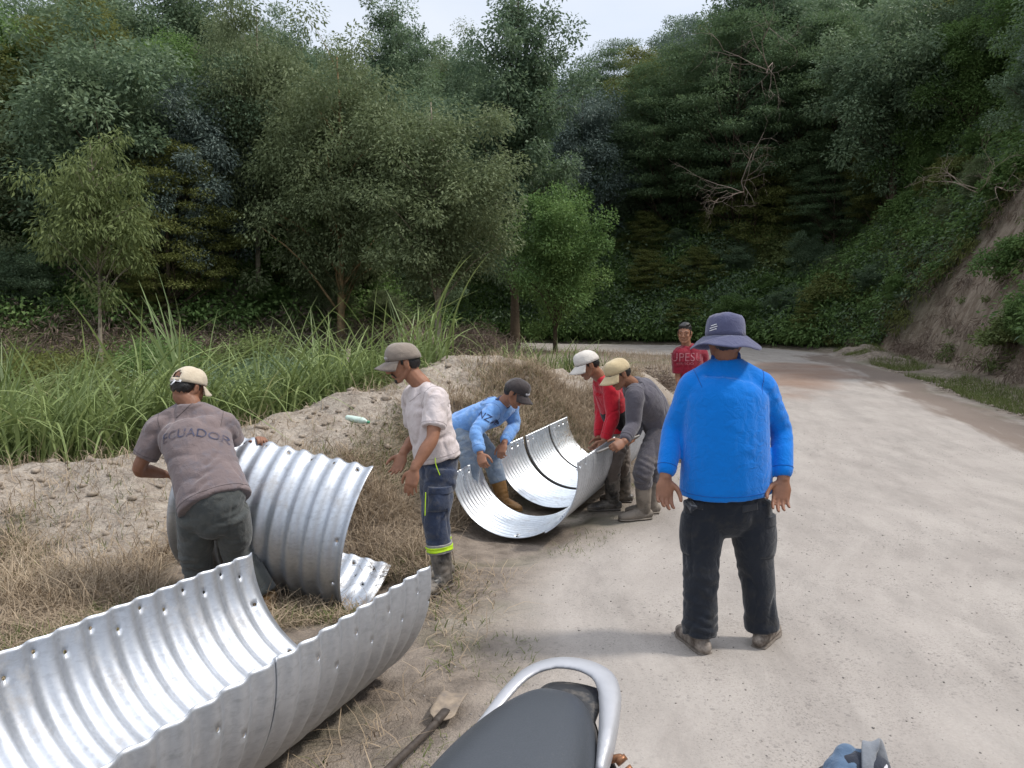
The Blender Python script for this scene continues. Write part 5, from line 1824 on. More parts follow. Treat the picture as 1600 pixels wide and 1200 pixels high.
def patch(surf, name, center, xdir, nout, w, h, mat, thick=.008, rnd=.15, parent=None, bag=0.0):
    """a sewn-on flap or pocket following the garment surface"""
    n_ = nrm(nout); x_ = nrm(np.asarray(xdir) - (np.asarray(xdir) @ n_) * n_); y_ = np.cross(n_, x_)
    off = root_loc(surf)
    bv = BVHTree.FromPolygons([Vector(np.array(v.co)) for v in surf.data.vertices], [tuple(p.vertices) for p in surf.data.polygons])
    nx, ny = 12, 12
    top, bot = [], []
    for j in range(ny + 1):
        for i in range(nx + 1):
            a = (i / nx - .5) * w; b_ = (j / ny - .5) * h
            p = np.asarray(center) + x_ * a + y_ * b_
            hh_ = bv.ray_cast(Vector(p + n_ * .2 - off), Vector(-n_), .4)
            q = np.array(hh_[0]) if hh_[0] is not None else p - off
            e = min(i, nx - i, j, ny - j)
            t_ = thick * (1 if e > 0 else .5) + bag * math.sin(math.pi * i / nx) * math.sin(math.pi * j / ny)
            top.append(q + off + n_ * t_); bot.append(q + off - n_ * .006)
    V = np.array(top + bot)
    N_ = (nx + 1) * (ny + 1)
    id_ = np.arange(N_).reshape(ny + 1, nx + 1)
    Qt = np.stack([id_[:-1, :-1], id_[:-1, 1:], id_[1:, 1:], id_[1:, :-1]], -1).reshape(-1, 4)
    Qb = Qt[:, ::-1] + N_
    rim = list(id_[0, :]) + list(id_[1:, -1]) + list(id_[-1, -2::-1]) + list(id_[-2:0:-1, 0])
    Qs = [[rim[k], rim[k - 1], rim[k - 1] + N_, rim[k] + N_] for k in range(len(rim))]
    g = Geo(); g.add(V, None, np.vstack([Qt, Qb, np.array(Qs)]))
    return g.build(name, mat, parent or surf)


M['c_flap'] = cloth('pocket_flap', (0.03, 0.033, 0.04), (0.022, 0.024, 0.03))
back = (0, -1, 0)
patch(pb['trousers'], 'back_pocket_flap', P(1093, 797, 3.6), (1, 0, -.12), back, .085, .035, M['c_flap'], .005)
patch(pb['trousers'], 'back_pocket_flap', P(1180, 799, 3.6), (1, 0, .1), back, .085, .035, M['c_flap'], .005)
patch(pb['trousers'], 'cargo_pocket', P(1068, 832, 3.78), (.1, -1, 0), (-1, -.1, 0), .14, .20, M['c_black'], .007, bag=.007)
patch(pb['trousers'], 'cargo_pocket', P(1206, 838, 3.76), (.2, 1, 0), (1, -.25, 0), .14, .20, M['c_flap'], .007, bag=.007)
patch(pb['trousers'], 'pocket_flap', P(1207, 812, 3.76), (.2, 1, 0), (1, -.25, 0), .145, .05, M['c_flap'], .014)

# ---- man in the white shirt
JW = dict(head=P(630, 567, 4.74), neck=P(660, 603, 4.76), chest=P(668, 640, 4.76), mid=P(676, 680, 4.76), pelvis=P(684, 712, 4.76),
          sA=P(681, 625, 4.61), sB=P(646, 620, 4.92), eA=P(676, 684, 4.50), eB=P(650, 680, 5.0), wA=P(648, 732, 4.44), wB=P(630, 708, 4.88),
          tA=P(638, 776, 4.42), tB=P(622, 730, 4.84), hA=P(690, 732, 4.68), hB=P(680, 730, 4.84), kA=P(681, 808, 4.64), kB=P(679, 806, 4.86),
          gA=G(700, 916), gB=G(703, 900), oA=G(668, 932), oB=G(672, 908))
SW = dict(seam=M['s_white'], face=(-1, -.28, -.30), skin=M['skin_light'], bulk=1.0, hand=1.0, head=.99, beard=True, seed=2,
          torso=[(.160, .128), (.165, .132), (.165, .135), (.18, .135), (.165, .10), (.078, .072)], hem=.02, hips=(.160, .135), leg=[.098, .094, .082, .080, .074],
          palmA=(.3, .9, 0), palmB=(-.2, -.8, 0), thumbA=(-1, -.2, 0), thumbB=(-1, .2, 0), curlA=.22, curlB=.3,
          shirt=dict(sleeve='short', len=.74, mat=M['c_white']), trousers=dict(mat=M['c_navy'], end=.50, bunch=.012),
          boots=dict(tall=True, mat=M['rubber'], h=.62))
pw = person(JW, SW, 'standing man in white tee, khaki cap and navy trousers with yellow bands')
cw = cap_mesh(pw['root'], JW['head'], pw['Mx'], M['c_khaki'], brim_len=.082, brim_tilt=14)
# cap badge
g = Geo()
Mx_, hc = pw['Mx'], JW['head']
cpt = lambda a, z, k=1.035: hc + Mx_ @ np.array([.0875 * k * math.sin(R(a)) * math.cos((z - .03) * 7), .106 * k * math.cos(R(a)) * math.cos((z - .03) * 7) - .008, z])
V = np.array([cpt(a, z) for z in (.048, .060, .072) for a in np.linspace(-34, 34, 9)])
g.add(V, None, [[r_ * 9 + i, r_ * 9 + i + 1, (r_ + 1) * 9 + i + 1, (r_ + 1) * 9 + i] for r_ in range(2) for i in range(8)])
bdg = g.build('cap_badge', M['c_dkcap'], cw); m = bdg.modifiers.new('s', 'SOLIDIFY'); m.thickness = .003
g = Geo()
for i, a in enumerate(np.linspace(-26, 26, 8)):
    g.tube([cpt(a, .055, 1.055), cpt(a + 3, .064 + .003 * (i % 2), 1.055)], [.0022, .0022], n=5, sub=1)
g.build('badge_letters', M['c_pale'], cw)
# reflective bands round the shins
for k in 'AB':
    an = pw['ankles'][k][0]; kn = JW['k' + k]
    for nm_, t0, t1, rad_, mt in (('reflective_band', .44, .60, .079, M['c_reflect']), ('hivis_band', .485, .56, .0835, M['c_hivis'])):
        g = Geo()
        a, b_ = kn + (an - kn) * t0, kn + (an - kn) * t1
        g.tube([a, (a + b_) / 2, b_], [rad_ * 1.02, rad_ * .97, rad_], caps='flat', n=30, sub=4)
        g.build(nm_, mt, pw['trousers'], fn=lambda co, no: co + no * (fbm(co * 28, 3, 6) * .018)[:, None])
patch(pw['trousers'], 'cargo_pocket', P(684, 782, 4.55), (1, 0, 0), (-.1, -1, 0), .13, .145, M['c_navy'], .012, bag=.02)
patch(pw['trousers'], 'pocket_flap', P(685, 768, 4.55), (1, 0, 0), (-.1, -1, 0), .14, .045, M['c_navy'], .026)
g = Geo(); g.tube([P(665, 770, 4.5), P(664, 805, 4.5)], [.0035, .0035], n=6, sub=2); g.build('pocket_trim', M['c_hivis'], pw['trousers'])
g = Geo(); g.tube([P(680, 716, 4.575), P(681, 726, 4.57), P(687, 742, 4.565)], [.003, .003, .003], n=6, sub=3); g.build('pocket_trim', M['c_hivis'], pw['trousers'])
g = Geo()
c0 = JW['pelvis'] + nrm(JW['mid'] - JW['pelvis']) * .012
g.tube([c0 - Z * .016, c0 + Z * .016], [(.163, .136)] * 2, side=pw['side'], caps='flat', n=30, sub=2)
g.build('belt', M['belt'], pw['root'])

# ---- man in the grey-brown tee, bending away
JG = dict(head=P(294, 606, 4.60), neck=P(298, 631, 4.56), chest=P(304, 682, 4.50), mid=P(320, 733, 4.38), pelvis=P(334, 780, 4.28),
          sA=P(250, 668, 4.52), sB=P(350, 664, 4.58), eA=P(217, 733, 4.50), eB=P(375, 715, 4.78), wA=P(256, 741, 4.66), wB=P(398, 700, 4.74),
          tA=P(290, 748, 4.70), tB=P(406, 686, 4.70), hA=P(306, 800, 4.27), hB=P(360, 796, 4.27), kA=P(307, 868, 4.36), kB=P(370, 862, 4.40),
          gA=G(318, 955, -.05), gB=G(418, 962, -.06), oA=G(310, 915, -.05), oB=G(428, 925, -.06))
SG = dict(seam=M['s_tee'], face=(.38, .85, -.42), skin=M['skin'], bulk=1.0, seed=3,
          torso=[(.190, .130), (.190, .135), (.185, .130), (.200, .135), (.185, .10), (.082, .076)], hem=.035, hips=(.178, .135), leg=[.104, .102, .088, .080, .074],
          palmA=(0, -.3, -1), palmB=(0, -.2, -1), thumbA=(0, 1, .3), thumbB=(-1, 0, 0), curlA=.5, curlB=.8,
          shirt=dict(sleeve='short', len=.72, mat=M['c_tee']), trousers=dict(mat=M['c_olive'], end=.9), boots=dict(tall=False, mat=M['rubber_or']))
pg_ = person(JG, SG, 'man in faded grey-brown tee and cream cap bending over the tipped pipe piece')
cg = cap_mesh(pg_['root'], JG['head'], pg_['Mx'], M['c_cream'], brim_len=.07, brim_tilt=14, strap=M['c_pale'])
text_on(pg_['shirt'], 'ECUADOR', P(292, 662, 4.3), (1, .02, .10), (-.05, -.72, .68), .074, M['c_faded'], arch=.35)

# ---- man in light blue, bending over the far plates
JL = dict(head=P(806, 614, 6.42), neck=P(786, 630, 6.52), chest=P(773, 642, 6.58), mid=P(746, 654, 6.64), pelvis=P(721, 667, 6.70),
          sA=P(768, 645, 6.42), sB=P(797, 634, 6.74), eA=P(744, 676, 6.28), eB=P(803, 664, 6.78), wA=P(750, 708, 6.16), wB=P(788, 692, 6.52),
          tA=P(755, 727, 6.10), tB=P(782, 710, 6.46), hA=P(722, 676, 6.60), hB=P(733, 674, 6.84), kA=P(735, 722, 6.42), kB=P(768, 716, 6.80),
          gA=G(726, 806, 0), gB=G(780, 792, 0), oA=G(748, 812, 0), oB=G(800, 797, 0))
SL = dict(seam=M['s_sky'], face=(.80, -.32, -.62), skin=M['skin_light'], seed=4,
          torso=[(.168, .125), (.172, .13), (.165, .125), (.18, .13), (.17, .10), (.076, .07)], hem=.03, hips=(.17, .135), leg=[.104, .10, .084, .078, .072],
          palmA=(.3, .8, -.2), palmB=(.3, .6, -.3), thumbA=(1, 0, .2), thumbB=(-1, -.3, .2), curlA=.8, curlB=.7,
          shirt=dict(sleeve='long', mat=M['c_sky'], collar=M['c_ink']), trousers=dict(mat=M['c_jean'], end=.6), boots=dict(tall=True, mat=M['rubber_or'], h=.6))
pl = person(JL, SL, 'man in light blue shirt, pale jeans and dark cap bent over the bright plates')
cl_ = cap_mesh(pl['root'], JL['head'], pl['Mx'], M['c_dkcap'], brim_len=.078, brim_tilt=16)
text_on(pl['shirt'], 'NZA', P(760, 652, 6.25), (.85, 0, -.5), (-.1, -1, .25), .085, M['c_ink'])
text_on(pl['shirt'], 'GO', P(759, 613, 6.5), (.75, 0, .65), (-.3, -.6, .8), .07, M['c_ink'])
Mx_, hc = pl['Mx'], JL['head']
g = Geo()
for i, a in enumerate(np.linspace(-18, 22, 6)):
    g.tube([cpt(a, .050, 1.05), cpt(a + 4, .062, 1.05)], [.004, .004], n=5, sub=1)
g.build('cap_emblem', M['c_pale'], cl_)

# ---- man in red
JR = dict(head=P(918, 570, 6.62), neck=P(938, 590, 6.68), chest=P(950, 608, 6.72), mid=P(960, 642, 6.78), pelvis=P(966, 672, 6.82),
          sA=P(955, 606, 6.56), sB=P(939, 602, 6.86), eA=P(957, 652, 6.50), eB=P(940, 648, 6.86), wA=P(944, 688, 6.46), wB=P(936, 684, 6.72),
          tA=P(936, 706, 6.42), tB=P(930, 702, 6.66), hA=P(968, 684, 6.74), hB=P(966, 682, 6.92), kA=P(956, 728, 6.60), kB=P(972, 726, 6.90),
          gA=G(966, 797), gB=G(984, 785), oA=G(925, 798), oB=G(950, 783))
SR = dict(seam=M['s_red'], face=(-1, -.22, -.55), skin=M['skin_light'], seed=5, faceup=(0, 0, 1),
          torso=[(.155, .115), (.158, .12), (.155, .12), (.172, .125), (.16, .095), (.074, .068)], hem=.0, hips=(.16, .125), leg=[.094, .09, .078, .07, .068],
          palmA=(-.6, .6, -.3), palmB=(-.6, .2, -.3), thumbA=(-.6, -.8, .2), thumbB=(-1, .3, .2), curlA=.8, curlB=.7,
          shirt=dict(name='jacket', sleeve='long', mat=M['c_red']), trousers=dict(mat=M['c_brown'], end=.42), boots=dict(tall=True, mat=M['rubber_mud'], h=.86))
SR['boots'] = dict(tall=True, mat=M['rubber'], h=.80)
pr_ = person(JR, SR, 'man in a red jacket and white cap leaning over the far end of the plates')
cap_mesh(pr_['root'], JR['head'], pr_['Mx'], M['c_whcap'], brim_len=.085, brim_tilt=20)
# black shirt tail showing below the open jacket
g = Geo()
g.tube([JR['pelvis'] * .95 + JR['hA'] * .05 - Z * .03, JR['pelvis'], JR['mid'], JR['chest'] * .4 + JR['mid'] * .6], [(.163, .126), (.166, .128), (.164, .129), (.14, .10)], side=pr_['side'], n=20, caps='flat')
g.build('black_shirt', M['c_blk2'], pr_['root'], voxel=.01, sm=3)

# ---- man in the grey hoodie
JH = dict(head=P(966, 584, 6.18), neck=P(987, 600, 6.26), chest=P(1002, 616, 6.32), mid=P(1020, 638, 6.42), pelvis=P(1031, 664, 6.48),
          sA=P(992, 619, 6.14), sB=P(998, 608, 6.50), eA=P(989, 664, 6.12), eB=P(998, 656, 6.52), wA=P(975, 690, 5.96), wB=P(990, 682, 6.26),
          tA=P(960, 699, 5.90), tB=P(976, 690, 6.14), hA=P(1030, 676, 6.38), hB=P(1036, 672, 6.58), kA=P(1005, 736, 6.20), kB=P(1020, 730, 6.54),
          gA=G(1014, 811), gB=G(1026, 802), oA=G(966, 815), oB=G(985, 803))
SH = dict(seam=M['s_hood'], face=(-.92, -.38, -.62), skin=M['skin'], seed=6,
          torso=[(.165, .125), (.175, .135), (.172, .135), (.19, .14), (.175, .11), (.085, .08)], hem=.0, hips=(.17, .135), leg=[.100, .096, .082, .074, .070],
          palmA=(-.3, .7, -.5), palmB=(-.3, .5, -.5), thumbA=(-.3, -.3, 1), thumbB=(-.3, -.3, 1), curlA=.9, curlB=.9,
          shirt=dict(name='hoodie', sleeve='long', mat=M['c_hood']), trousers=dict(mat=M['c_grey'], end=.40), boots=dict(tall=True, mat=M['rubber_mud'], h=.84))
ph_ = person(JH, SH, 'man in grey hoodie, tan cap and muddy boots bending with a bar in his hands')
cap_mesh(ph_['root'], JH['head'], ph_['Mx'], M['c_tan'], brim_len=.09, brim_tilt=16, flat=True)
g = Geo()
hb0 = JH['neck'] + (JH['neck'] - JH['head']) * .25
g.tube([hb0 + ph_['side'] * .095 + Z * .005, hb0 + (JH['neck'] - JH['head']) * .55 + Z * .03, hb0 - ph_['side'] * .095 + Z * .005], [.038, .05, .038], n=14)
g.build('hood', M['c_hood'], ph_['shirt'], voxel=.009, sm=3, fn=folds_fn([(hb0, ph_['side'], .04, .007, .15)], .006, 9, 9))

# ---- man in maroon, further back
JM = dict(head=P(1070, 521, 9.3), neck=P(1073, 541, 9.34), chest=P(1077, 562, 9.35), mid=P(1078, 592, 9.35), pelvis=P(1078, 622, 9.35),
          sA=P(1097, 553, 9.42), sB=P(1060, 553, 9.28), eA=P(1102, 588, 9.46), eB=P(1060, 590, 9.30), wA=P(1102, 620, 9.36), wB=P(1066, 622, 9.2),
          tA=P(1100, 640, 9.3), tB=P(1066, 642, 9.15), hA=P(1088, 630, 9.38), hB=P(1069, 630, 9.3), kA=P(1089, 672, 9.34), kB=P(1067, 672, 9.28),
          gA=G(1090, 714, .02), gB=G(1067, 716, .02), oA=G(1090, 728, .02), oB=G(1060, 728, .02))
SM = dict(face=(-.42, -1, -.12), skin=M['skin_light'], seed=7, capped=False,
          torso=[(.165, .12), (.165, .125), (.16, .12), (.178, .125), (.168, .095), (.076, .07)], hem=.06, hips=(.165, .13), leg=[.092, .088, .076, .07, .072],
          palmA=(-1, 0, 0), palmB=(1, 0, 0), thumbA=(0, -1, 0), thumbB=(0, -1, 0),
          shirt=dict(sleeve='short', len=.8, mat=M['c_maroon']), trousers=dict(mat=M['c_grey'], end=.97), boots=dict(tall=False, mat=M['shoe'], sole=M['sole']))
pm = person(JM, SM, 'bare-headed young man in a maroon shirt standing on the road behind the others')
text_on(pm['shirt'], 'UPESU', P(1071, 560, 9.0), (1, -.2, 0), (-.3, -1, 0), .125, M['c_letter'], stretch=1.15)
text_on(pm['shirt'], 'SERVICIO', P(1068, 570, 9.0), (1, -.2, 0), (-.3, -1, 0), .045, M['c_letter'])

# ------------------------------------------------------------------ bar held by the hooded man
M['iron'] = simple('iron_bar', (.22, .21, .2), .5, .7)
b0, b1 = P(933, 707, 5.96), P(998, 681, 6.12)
g = Geo()
g.tube([b0, b0 * .85 + b1 * .15, b1], [(.006, .012), .011, .011], n=10, sub=4)
tag(g.build('pry_bar', M['iron'], origin=b0), 'grey iron bar held by the hooded man over the rim of the far plates', 'bar')

# ------------------------------------------------------------------ shovel
M['wood_wet'] = simple('shovel_shaft', (.075, .06, .05), .55, 0, .5, 30, .5, .3)
M['blade'] = simple('shovel_blade', (.36, .29, .22), .8, .1, .35, 25, .6, .2, dirt=(.20, .17, .145), dlo=.45)
def on_ground(px, py, dz):
    q = G(px, py, dz)
    for _ in range(3): q = G(px, py, gz(q[0], q[1]) + dz)
    return q


c1, c2, c3, c4 = on_ground(693, 1081, .045), on_ground(731, 1086, .045), on_ground(706, 1129, .035), on_ground(667, 1121, .035)
base_ = (c3 + c4) / 2
sroot = empty('shovel', tuple(base_ * np.array([1, 1, 0])), 'muddy flat shovel lying on the dirt beside the motorcycle seat', 'shovel')
g = Geo()
nx, ny = 10, 12
V = []
for j in range(ny + 1):
    v_ = j / ny
    for i in range(nx + 1):
        u_ = i / nx
        k = 1 - .55 * max(0, (.16 - v_) / .16) ** 1.6
        uu = .5 + (u_ - .5) * k
        p = (c4 * (1 - uu) + c3 * uu) * (1 - v_) + (c1 * (1 - uu) + c2 * uu) * v_
        p = p + Z * (.006 * (2 * abs(u_ - .5)) ** 2 + .012 * math.sin(v_ * 2.8))
        V.append(p)
id_ = np.arange((ny + 1) * (nx + 1)).reshape(ny + 1, nx + 1)
g.add(V, None, np.stack([id_[:-1, :-1], id_[:-1, 1:], id_[1:, 1:], id_[1:, :-1]], -1).reshape(-1, 4))
bl = g.build('blade', M['blade'], sroot)
m = bl.modifiers.new('s', 'SOLIDIFY'); m.thickness = .004
h1 = on_ground(607, 1203, .05); hd_ = nrm(h1 - base_)
g = Geo()
g.tube([base_ + hd_ * -.06 + Z * .012, base_ + hd_ * .03 + Z * .006, base_ + hd_ * .12, base_ + hd_ * 1.02 + Z * .01], [(.022, .010), .018, .015, .016], n=12, sub=4)
g.build('shaft', M['wood_wet'], sroot)
g = Geo()
e_ = base_ + hd_ * 1.02 + Z * .03; sx = nrm(np.cross(hd_, Z))
g.tube([e_, e_ + hd_ * .05 + sx * .05, e_ + hd_ * .11 + sx * .055], [.012, .010, .010], n=8); g.tube([e_, e_ + hd_ * .05 - sx * .05, e_ + hd_ * .11 - sx * .055], [.012, .010, .010], n=8)
g.tube([e_ + hd_ * .11 + sx * .06, e_ + hd_ * .11 - sx * .06], [.014, .014], n=10)
g.build('handle_grip', M['wood_wet'], sroot)

# ------------------------------------------------------------------ motorcycle (tail towards the road, front beside the viewer)
M['vinyl'] = simple('seat_vinyl', (.050, .056, .066), .40, 0, .2, 300, .12, .5, dirt=(.10, .10, .105), dlo=.60)
M['alu'] = simple('grab_rail_paint', (.46, .46, .48), .45, .45, .12, 12, .1, .5, dirt=(.42, .41, .40), dlo=.6)
M['blkplastic'] = simple('black_plastic', (.022, .023, .026), .5, 0, .3, 60, .3, .4, dirt=(.13, .115, .1), dlo=.5)
M['tyre'] = simple('tyre', (.02, .02, .02), .9, 0, .4, 40, .5, .2, dirt=(.14, .12, .1))
M['chrome'] = simple('chrome', (.55, .55, .56), .25, 1.0)
M['paint'] = simple('tank_paint', (.25, .01, .012), .25, 0, .1, 10, .05, .5, .6)
M['copper'] = simple('rusty_joint', (.35, .17, .09), .45, .7, .5, 60, .4)
M['lamp_red'] = simple('tail_lamp', (.4, .01, .01), .2, 0, .1, 10, .05, .5, .5)
S0 = np.array([.092, 1.60, .80])
fwd = nrm(np.array([-.36, -.93, 0.]))          # direction of the bike's front
bx = np.array([-fwd[1], fwd[0], 0])             # to the right in the picture
if bx[0] < 0: bx = -bx


def bk(l, x, z): return np.array([S0[0], S0[1], 0]) + fwd * l + bx * x + Z * z


mroot = empty('motorcycle', tuple(bk(.6, 0, 0)), 'motorcycle with black seat and silver grab rail at the bottom of the photo', 'motorcycle')


def seat_fn(g):
    prof = [(-.030, .055, .822, .05), (-.012, .080, .834, .064), (.04, .106, .842, .078), (.12, .132, .846, .088), (.24, .152, .846, .092), (.38, .158, .840, .09), (.48, .145, .822, .088), (.62, .125, .80, .08), (.76, .09, .79, .07)]
    ang = np.linspace(0, 2 * math.pi, 40, endpoint=False)
    rings = []
    for l, hw, top, th in prof:
        rg = []
        for a in ang:
            c_, s_ = math.cos(a), math.sin(a)
            xx = hw * abs(c_) ** .62 * np.sign(c_)
            zz = (th * .5) * abs(s_) ** .75 * np.sign(s_)
            drop_ = .026 * (abs(xx) / hw) ** 3.2
            rg.append(bk(l, xx, top - th * .5 + zz - drop_))
        rings.append(rg)
    V = np.array(rings).reshape(-1, 3)
    nr, nn = len(prof), 40
    Q_ = [[j * nn + i, j * nn + (i + 1) % nn, (j + 1) * nn + (i + 1) % nn, (j + 1) * nn + i] for j in range(nr - 1) for i in range(nn)]
    c0, c1_ = V[:nn].mean(0), V[-nn:].mean(0)
    V = np.vstack([V, c0, c1_])
    T_ = [[(i + 1) % nn, i, nr * nn] for i in range(nn)] + [[(nr - 1) * nn + i, (nr - 1) * nn + (i + 1) % nn, nr * nn + 1] for i in range(nn)]
    g.add(V, T_, Q_)


g = Geo(); seat_fn(g)
seat = g.build('seat', M['vinyl'], mroot)
m = seat.modifiers.new('sub', 'SUBSURF'); m.levels = 2; m.render_levels = 2
g = Geo()
for sx in (-1, 1):
    g.tube([bk(l, sx * hw * 1.0, z) for l, hw, z in ((-.02, .075, .785), (.05, .110, .772), (.14, .136, .765), (.26, .158, .762), (.38, .158, .758))], [.005] * 5, n=6)
g.build('seat_piping', M['blkplastic'], seat)
# grab rail: flat broad loop round the tail of the seat
pts = [bk(.30, -.148, .735), bk(.18, -.142, .758), bk(.07, -.128, .784), bk(-.03, -.112, .808), bk(-.090, -.088, .824), bk(-.122, -.045, .836), bk(-.130, .0, .840),
       bk(-.124, .045, .839), bk(-.098, .084, .834), bk(-.045, .110, .824), bk(.03, .128, .812), bk(.11, .142, .800), bk(.18, .150, .785)]
g = Geo()
g.tube(pts, [(.009, .006), (.012, .007), (.015, .008), (.019, .009), (.023, .009), (.026, .009), (.028, .009), (.029, .010), (.029, .012), (.026, .016), (.022, .020), (.018, .024), (.012, .022)], side=lambda q: (q - bk(.12, 0, q[2])), n=16, sub=6)
g.build('grab_rail', M['alu'], mroot, voxel=.005, sm=4)
g = Geo()
for sx in (-1, 1): g.tube([bk(.10, sx * .128, .765), bk(.10, sx * .12, .74), bk(.12, sx * .08, .71)], [(.02, .010)] * 3, n=10)
g.build('rail_bracket', M['alu'], mroot)
# tail cowl and rear mudguard
g = Geo()
for (l0, l1, z0, z1, w0, w1) in ((.40, -.02, .72, .735, .12, .085),):
    g.tube([bk(.5, 0, .70), bk(.2, 0, .715), bk(0, 0, .735), bk(-.06, 0, .735)], [(.115, .045), (.11, .045), (.09, .035), (.06, .025)], side=bx, n=20)
g.build('tail_cowl', M['blkplastic'], mroot)
g = Geo()
V = []
na = 26
WC = bk(.02, 0, .30)
for i in range(na + 1):
    a = R(118 - 140 * i / na)            # angle around wheel, 90 = up, 0 = rearwards
    for j in range(9):
        x_ = (j / 8 - .5) * 2
        rr_ = .385 - .045 * abs(x_) ** 3
        V.append(WC - fwd * math.cos(a) * rr_ + Z * math.sin(a) * rr_ * 1.08 + bx * x_ * .085)
id_ = np.arange((na + 1) * 9).reshape(na + 1, 9)
g.add(V, None, np.stack([id_[:-1, :-1], id_[:-1, 1:], id_[1:, 1:], id_[1:, :-1]], -1).reshape(-1, 4))
# visible flat part of the mudguard between rail and seat
mg = g.build('rear_mudguard', M['blkplastic'], mroot)
m = mg.modifiers.new('s', 'SOLIDIFY'); m.thickness = .005
g = Geo()
g.tube([bk(.10, .022, .79), bk(-.02, .022, .806), bk(-.08, .022, .802), bk(-.118, .022, .785), bk(-.15, .022, .74)], [(.080, .014), (.076, .014), (.070, .013), (.062, .012), (.05, .01)], side=bx, n=20)
g.build('number_plate_holder', M['blkplastic'], mroot)
g = Geo(); g.ellipsoid(bk(-.20, 0, .58), (.045, .03, .025), np.stack([bx, fwd, Z], 1)); g.build('tail_lamp', M['lamp_red'], mroot)


def wheel(l, name):
    c = bk(l, 0, .30)
    a = np.linspace(0, 2 * math.pi, 49)
    g = Geo()
    ring = [c + fwd * math.cos(t) * .255 + Z * math.sin(t) * .255 for t in a]
    g.tube(ring, [(.048, .046)] * 49, side=bx, caps='flat', n=14, sub=1)
    wh = g.build(name, M['tyre'], mroot)
    g = Geo()
    g.tube([c + fwd * math.cos(t) * .215 + Z * math.sin(t) * .215 for t in a], [(.03, .010)] * 49, side=bx, caps='flat', n=10, sub=1)
    g.build('rim', M['chrome'], wh)
    g = Geo()
    for k in range(18):
        t = k * 6.283 / 18
        sgn = 1 if k % 2 else -1
        g.tube([c + bx * .03 * sgn + (fwd * math.cos(t + .3) + Z * math.sin(t + .3)) * .03, c + (fwd * math.cos(t) + Z * math.sin(t)) * .21], [.002, .002], n=5, sub=1)
    g.tube([c - bx * .05, c + bx * .05], [.032, .032], n=14, caps='flat', sub=1)
    g.build('spokes', M['chrome'], wh)
    return wh


wheel(.02, 'wheel'); wheel(1.30, 'wheel')
g = Geo()
g.tube([bk(.62, 0, .80), bk(.75, 0, .86), bk(.92, 0, .88), bk(1.02, 0, .82)], [(.07, .05), (.12, .09), (.13, .10), (.07, .08)], side=bx, n=20)
g.build('fuel_tank', M['paint'], mroot)
g = Geo()
g.box(bk(.66, 0, .40), (.11, .16, .13), np.stack([bx, fwd, Z], 1)); g.tube([bk(.72, 0, .50), bk(.84, 0, .72)], [.07, .075], n=14, caps='flat', sub=1)
g.build('engine', M['iron'], mroot, bevel=.015)
g = Geo()
for sx in (-1, 1):
    g.tube([bk(1.30, sx * .075, .30), bk(1.10, sx * .075, .92)], [.022, .026], n=12, caps='flat', sub=1)
    g.tube([bk(1.09, sx * .02, .98), bk(1.05, sx * .20, 1.02), bk(.93, sx * .36, 1.0)], [.011, .011, .011], n=10)
g.build('fork', M['chrome'], mroot)
for sx in (-1, 1):
    g = Geo(); g.tube([bk(.99, sx * .29, 1.01), bk(.93, sx * .38, 1.0)], [.017, .017], n=12)
    g.build('handle_grip', M['blkplastic'], mroot)
g = Geo(); g.ellipsoid(bk(1.2, 0, .90), (.085, .07, .085), np.stack([bx, fwd, Z], 1)); g.build('headlight', M['chrome'], mroot)
for sx in (-1, 1):
    g = Geo(); g.tube([bk(.02, sx * .10, .30), bk(.28, sx * .10, .64)], [.028, .028], n=12, caps='flat', sub=1)
    g.build('rear_shock', M['iron'], mroot)
    g = Geo(); g.tube([bk(.02, sx * .07, .30), bk(.5, sx * .08, .38)], [(.018, .012)] * 2, n=8, caps='flat', sub=1)
    g.build('swing_arm', M['iron'], mroot)
g = Geo(); g.tube([bk(.7, .10, .28), bk(.4, .15, .30), bk(.0, .16, .36), bk(-.12, .16, .39)], [.022, .045, .048, .042], n=16); g.build('exhaust', M['chrome'], mroot)
for sx in (-1, 1):
    g = Geo(); g.tube([bk(.55, sx * .12, .66), bk(.32, sx * .135, .66), bk(.12, sx * .12, .69)], [(.08, .015), (.07, .014), (.03, .01)], side=Z, n=14)
    g.build('side_panel', M['blkplastic'], mroot)
# copper coloured joint peeping out at the right under the rail
q0 = P(968, 1184, 1.42)
g = Geo()
for k in range(5):
    c = q0 + np.array([.012 * k, -.012 * k, -.012 * k])
    g.tube([c, c + np.array([.006, -.006, -.006])], [.012 - .001 * (k % 2) * 3] * 2, n=12, caps='flat', sub=1)
g.tube([q0 - bx * .05 + Z * -.02, q0], [.008, .008], n=8)
g.tube([q0 + np.array([.05, -.05, -.05]), bk(.30, .12, .66)], [.006, .006], n=8)
g.build('indicator_stalk', M['copper'], mroot)

# ------------------------------------------------------------------ backpack
M['bp_blue'] = cloth('backpack_blue', (.10, .155, .235), (.075, .12, .19))
M['bp_dark'] = cloth('backpack_dark', (.035, .04, .055))
M['bp_grey'] = cloth('backpack_strap', (.20, .215, .24))
M['bp_white'] = cloth('backpack_piping', (.55, .55, .58))
bc = P(1342, 1215, 2.02)
bz = gz(bc[0], bc[1])
bagr = empty('backpack', (bc[0], bc[1], bz), 'blue backpack with grey top handle standing on the road at the bottom edge', 'backpack')
top = P(1345, 1180, 2.05)[2]
bX, bY = nrm(np.array([1, -.12, 0])), nrm(np.array([.12, 1, 0]))


def bp(x, y, z): return np.array([bc[0], bc[1], bz]) + bX * x + bY * y + Z * z


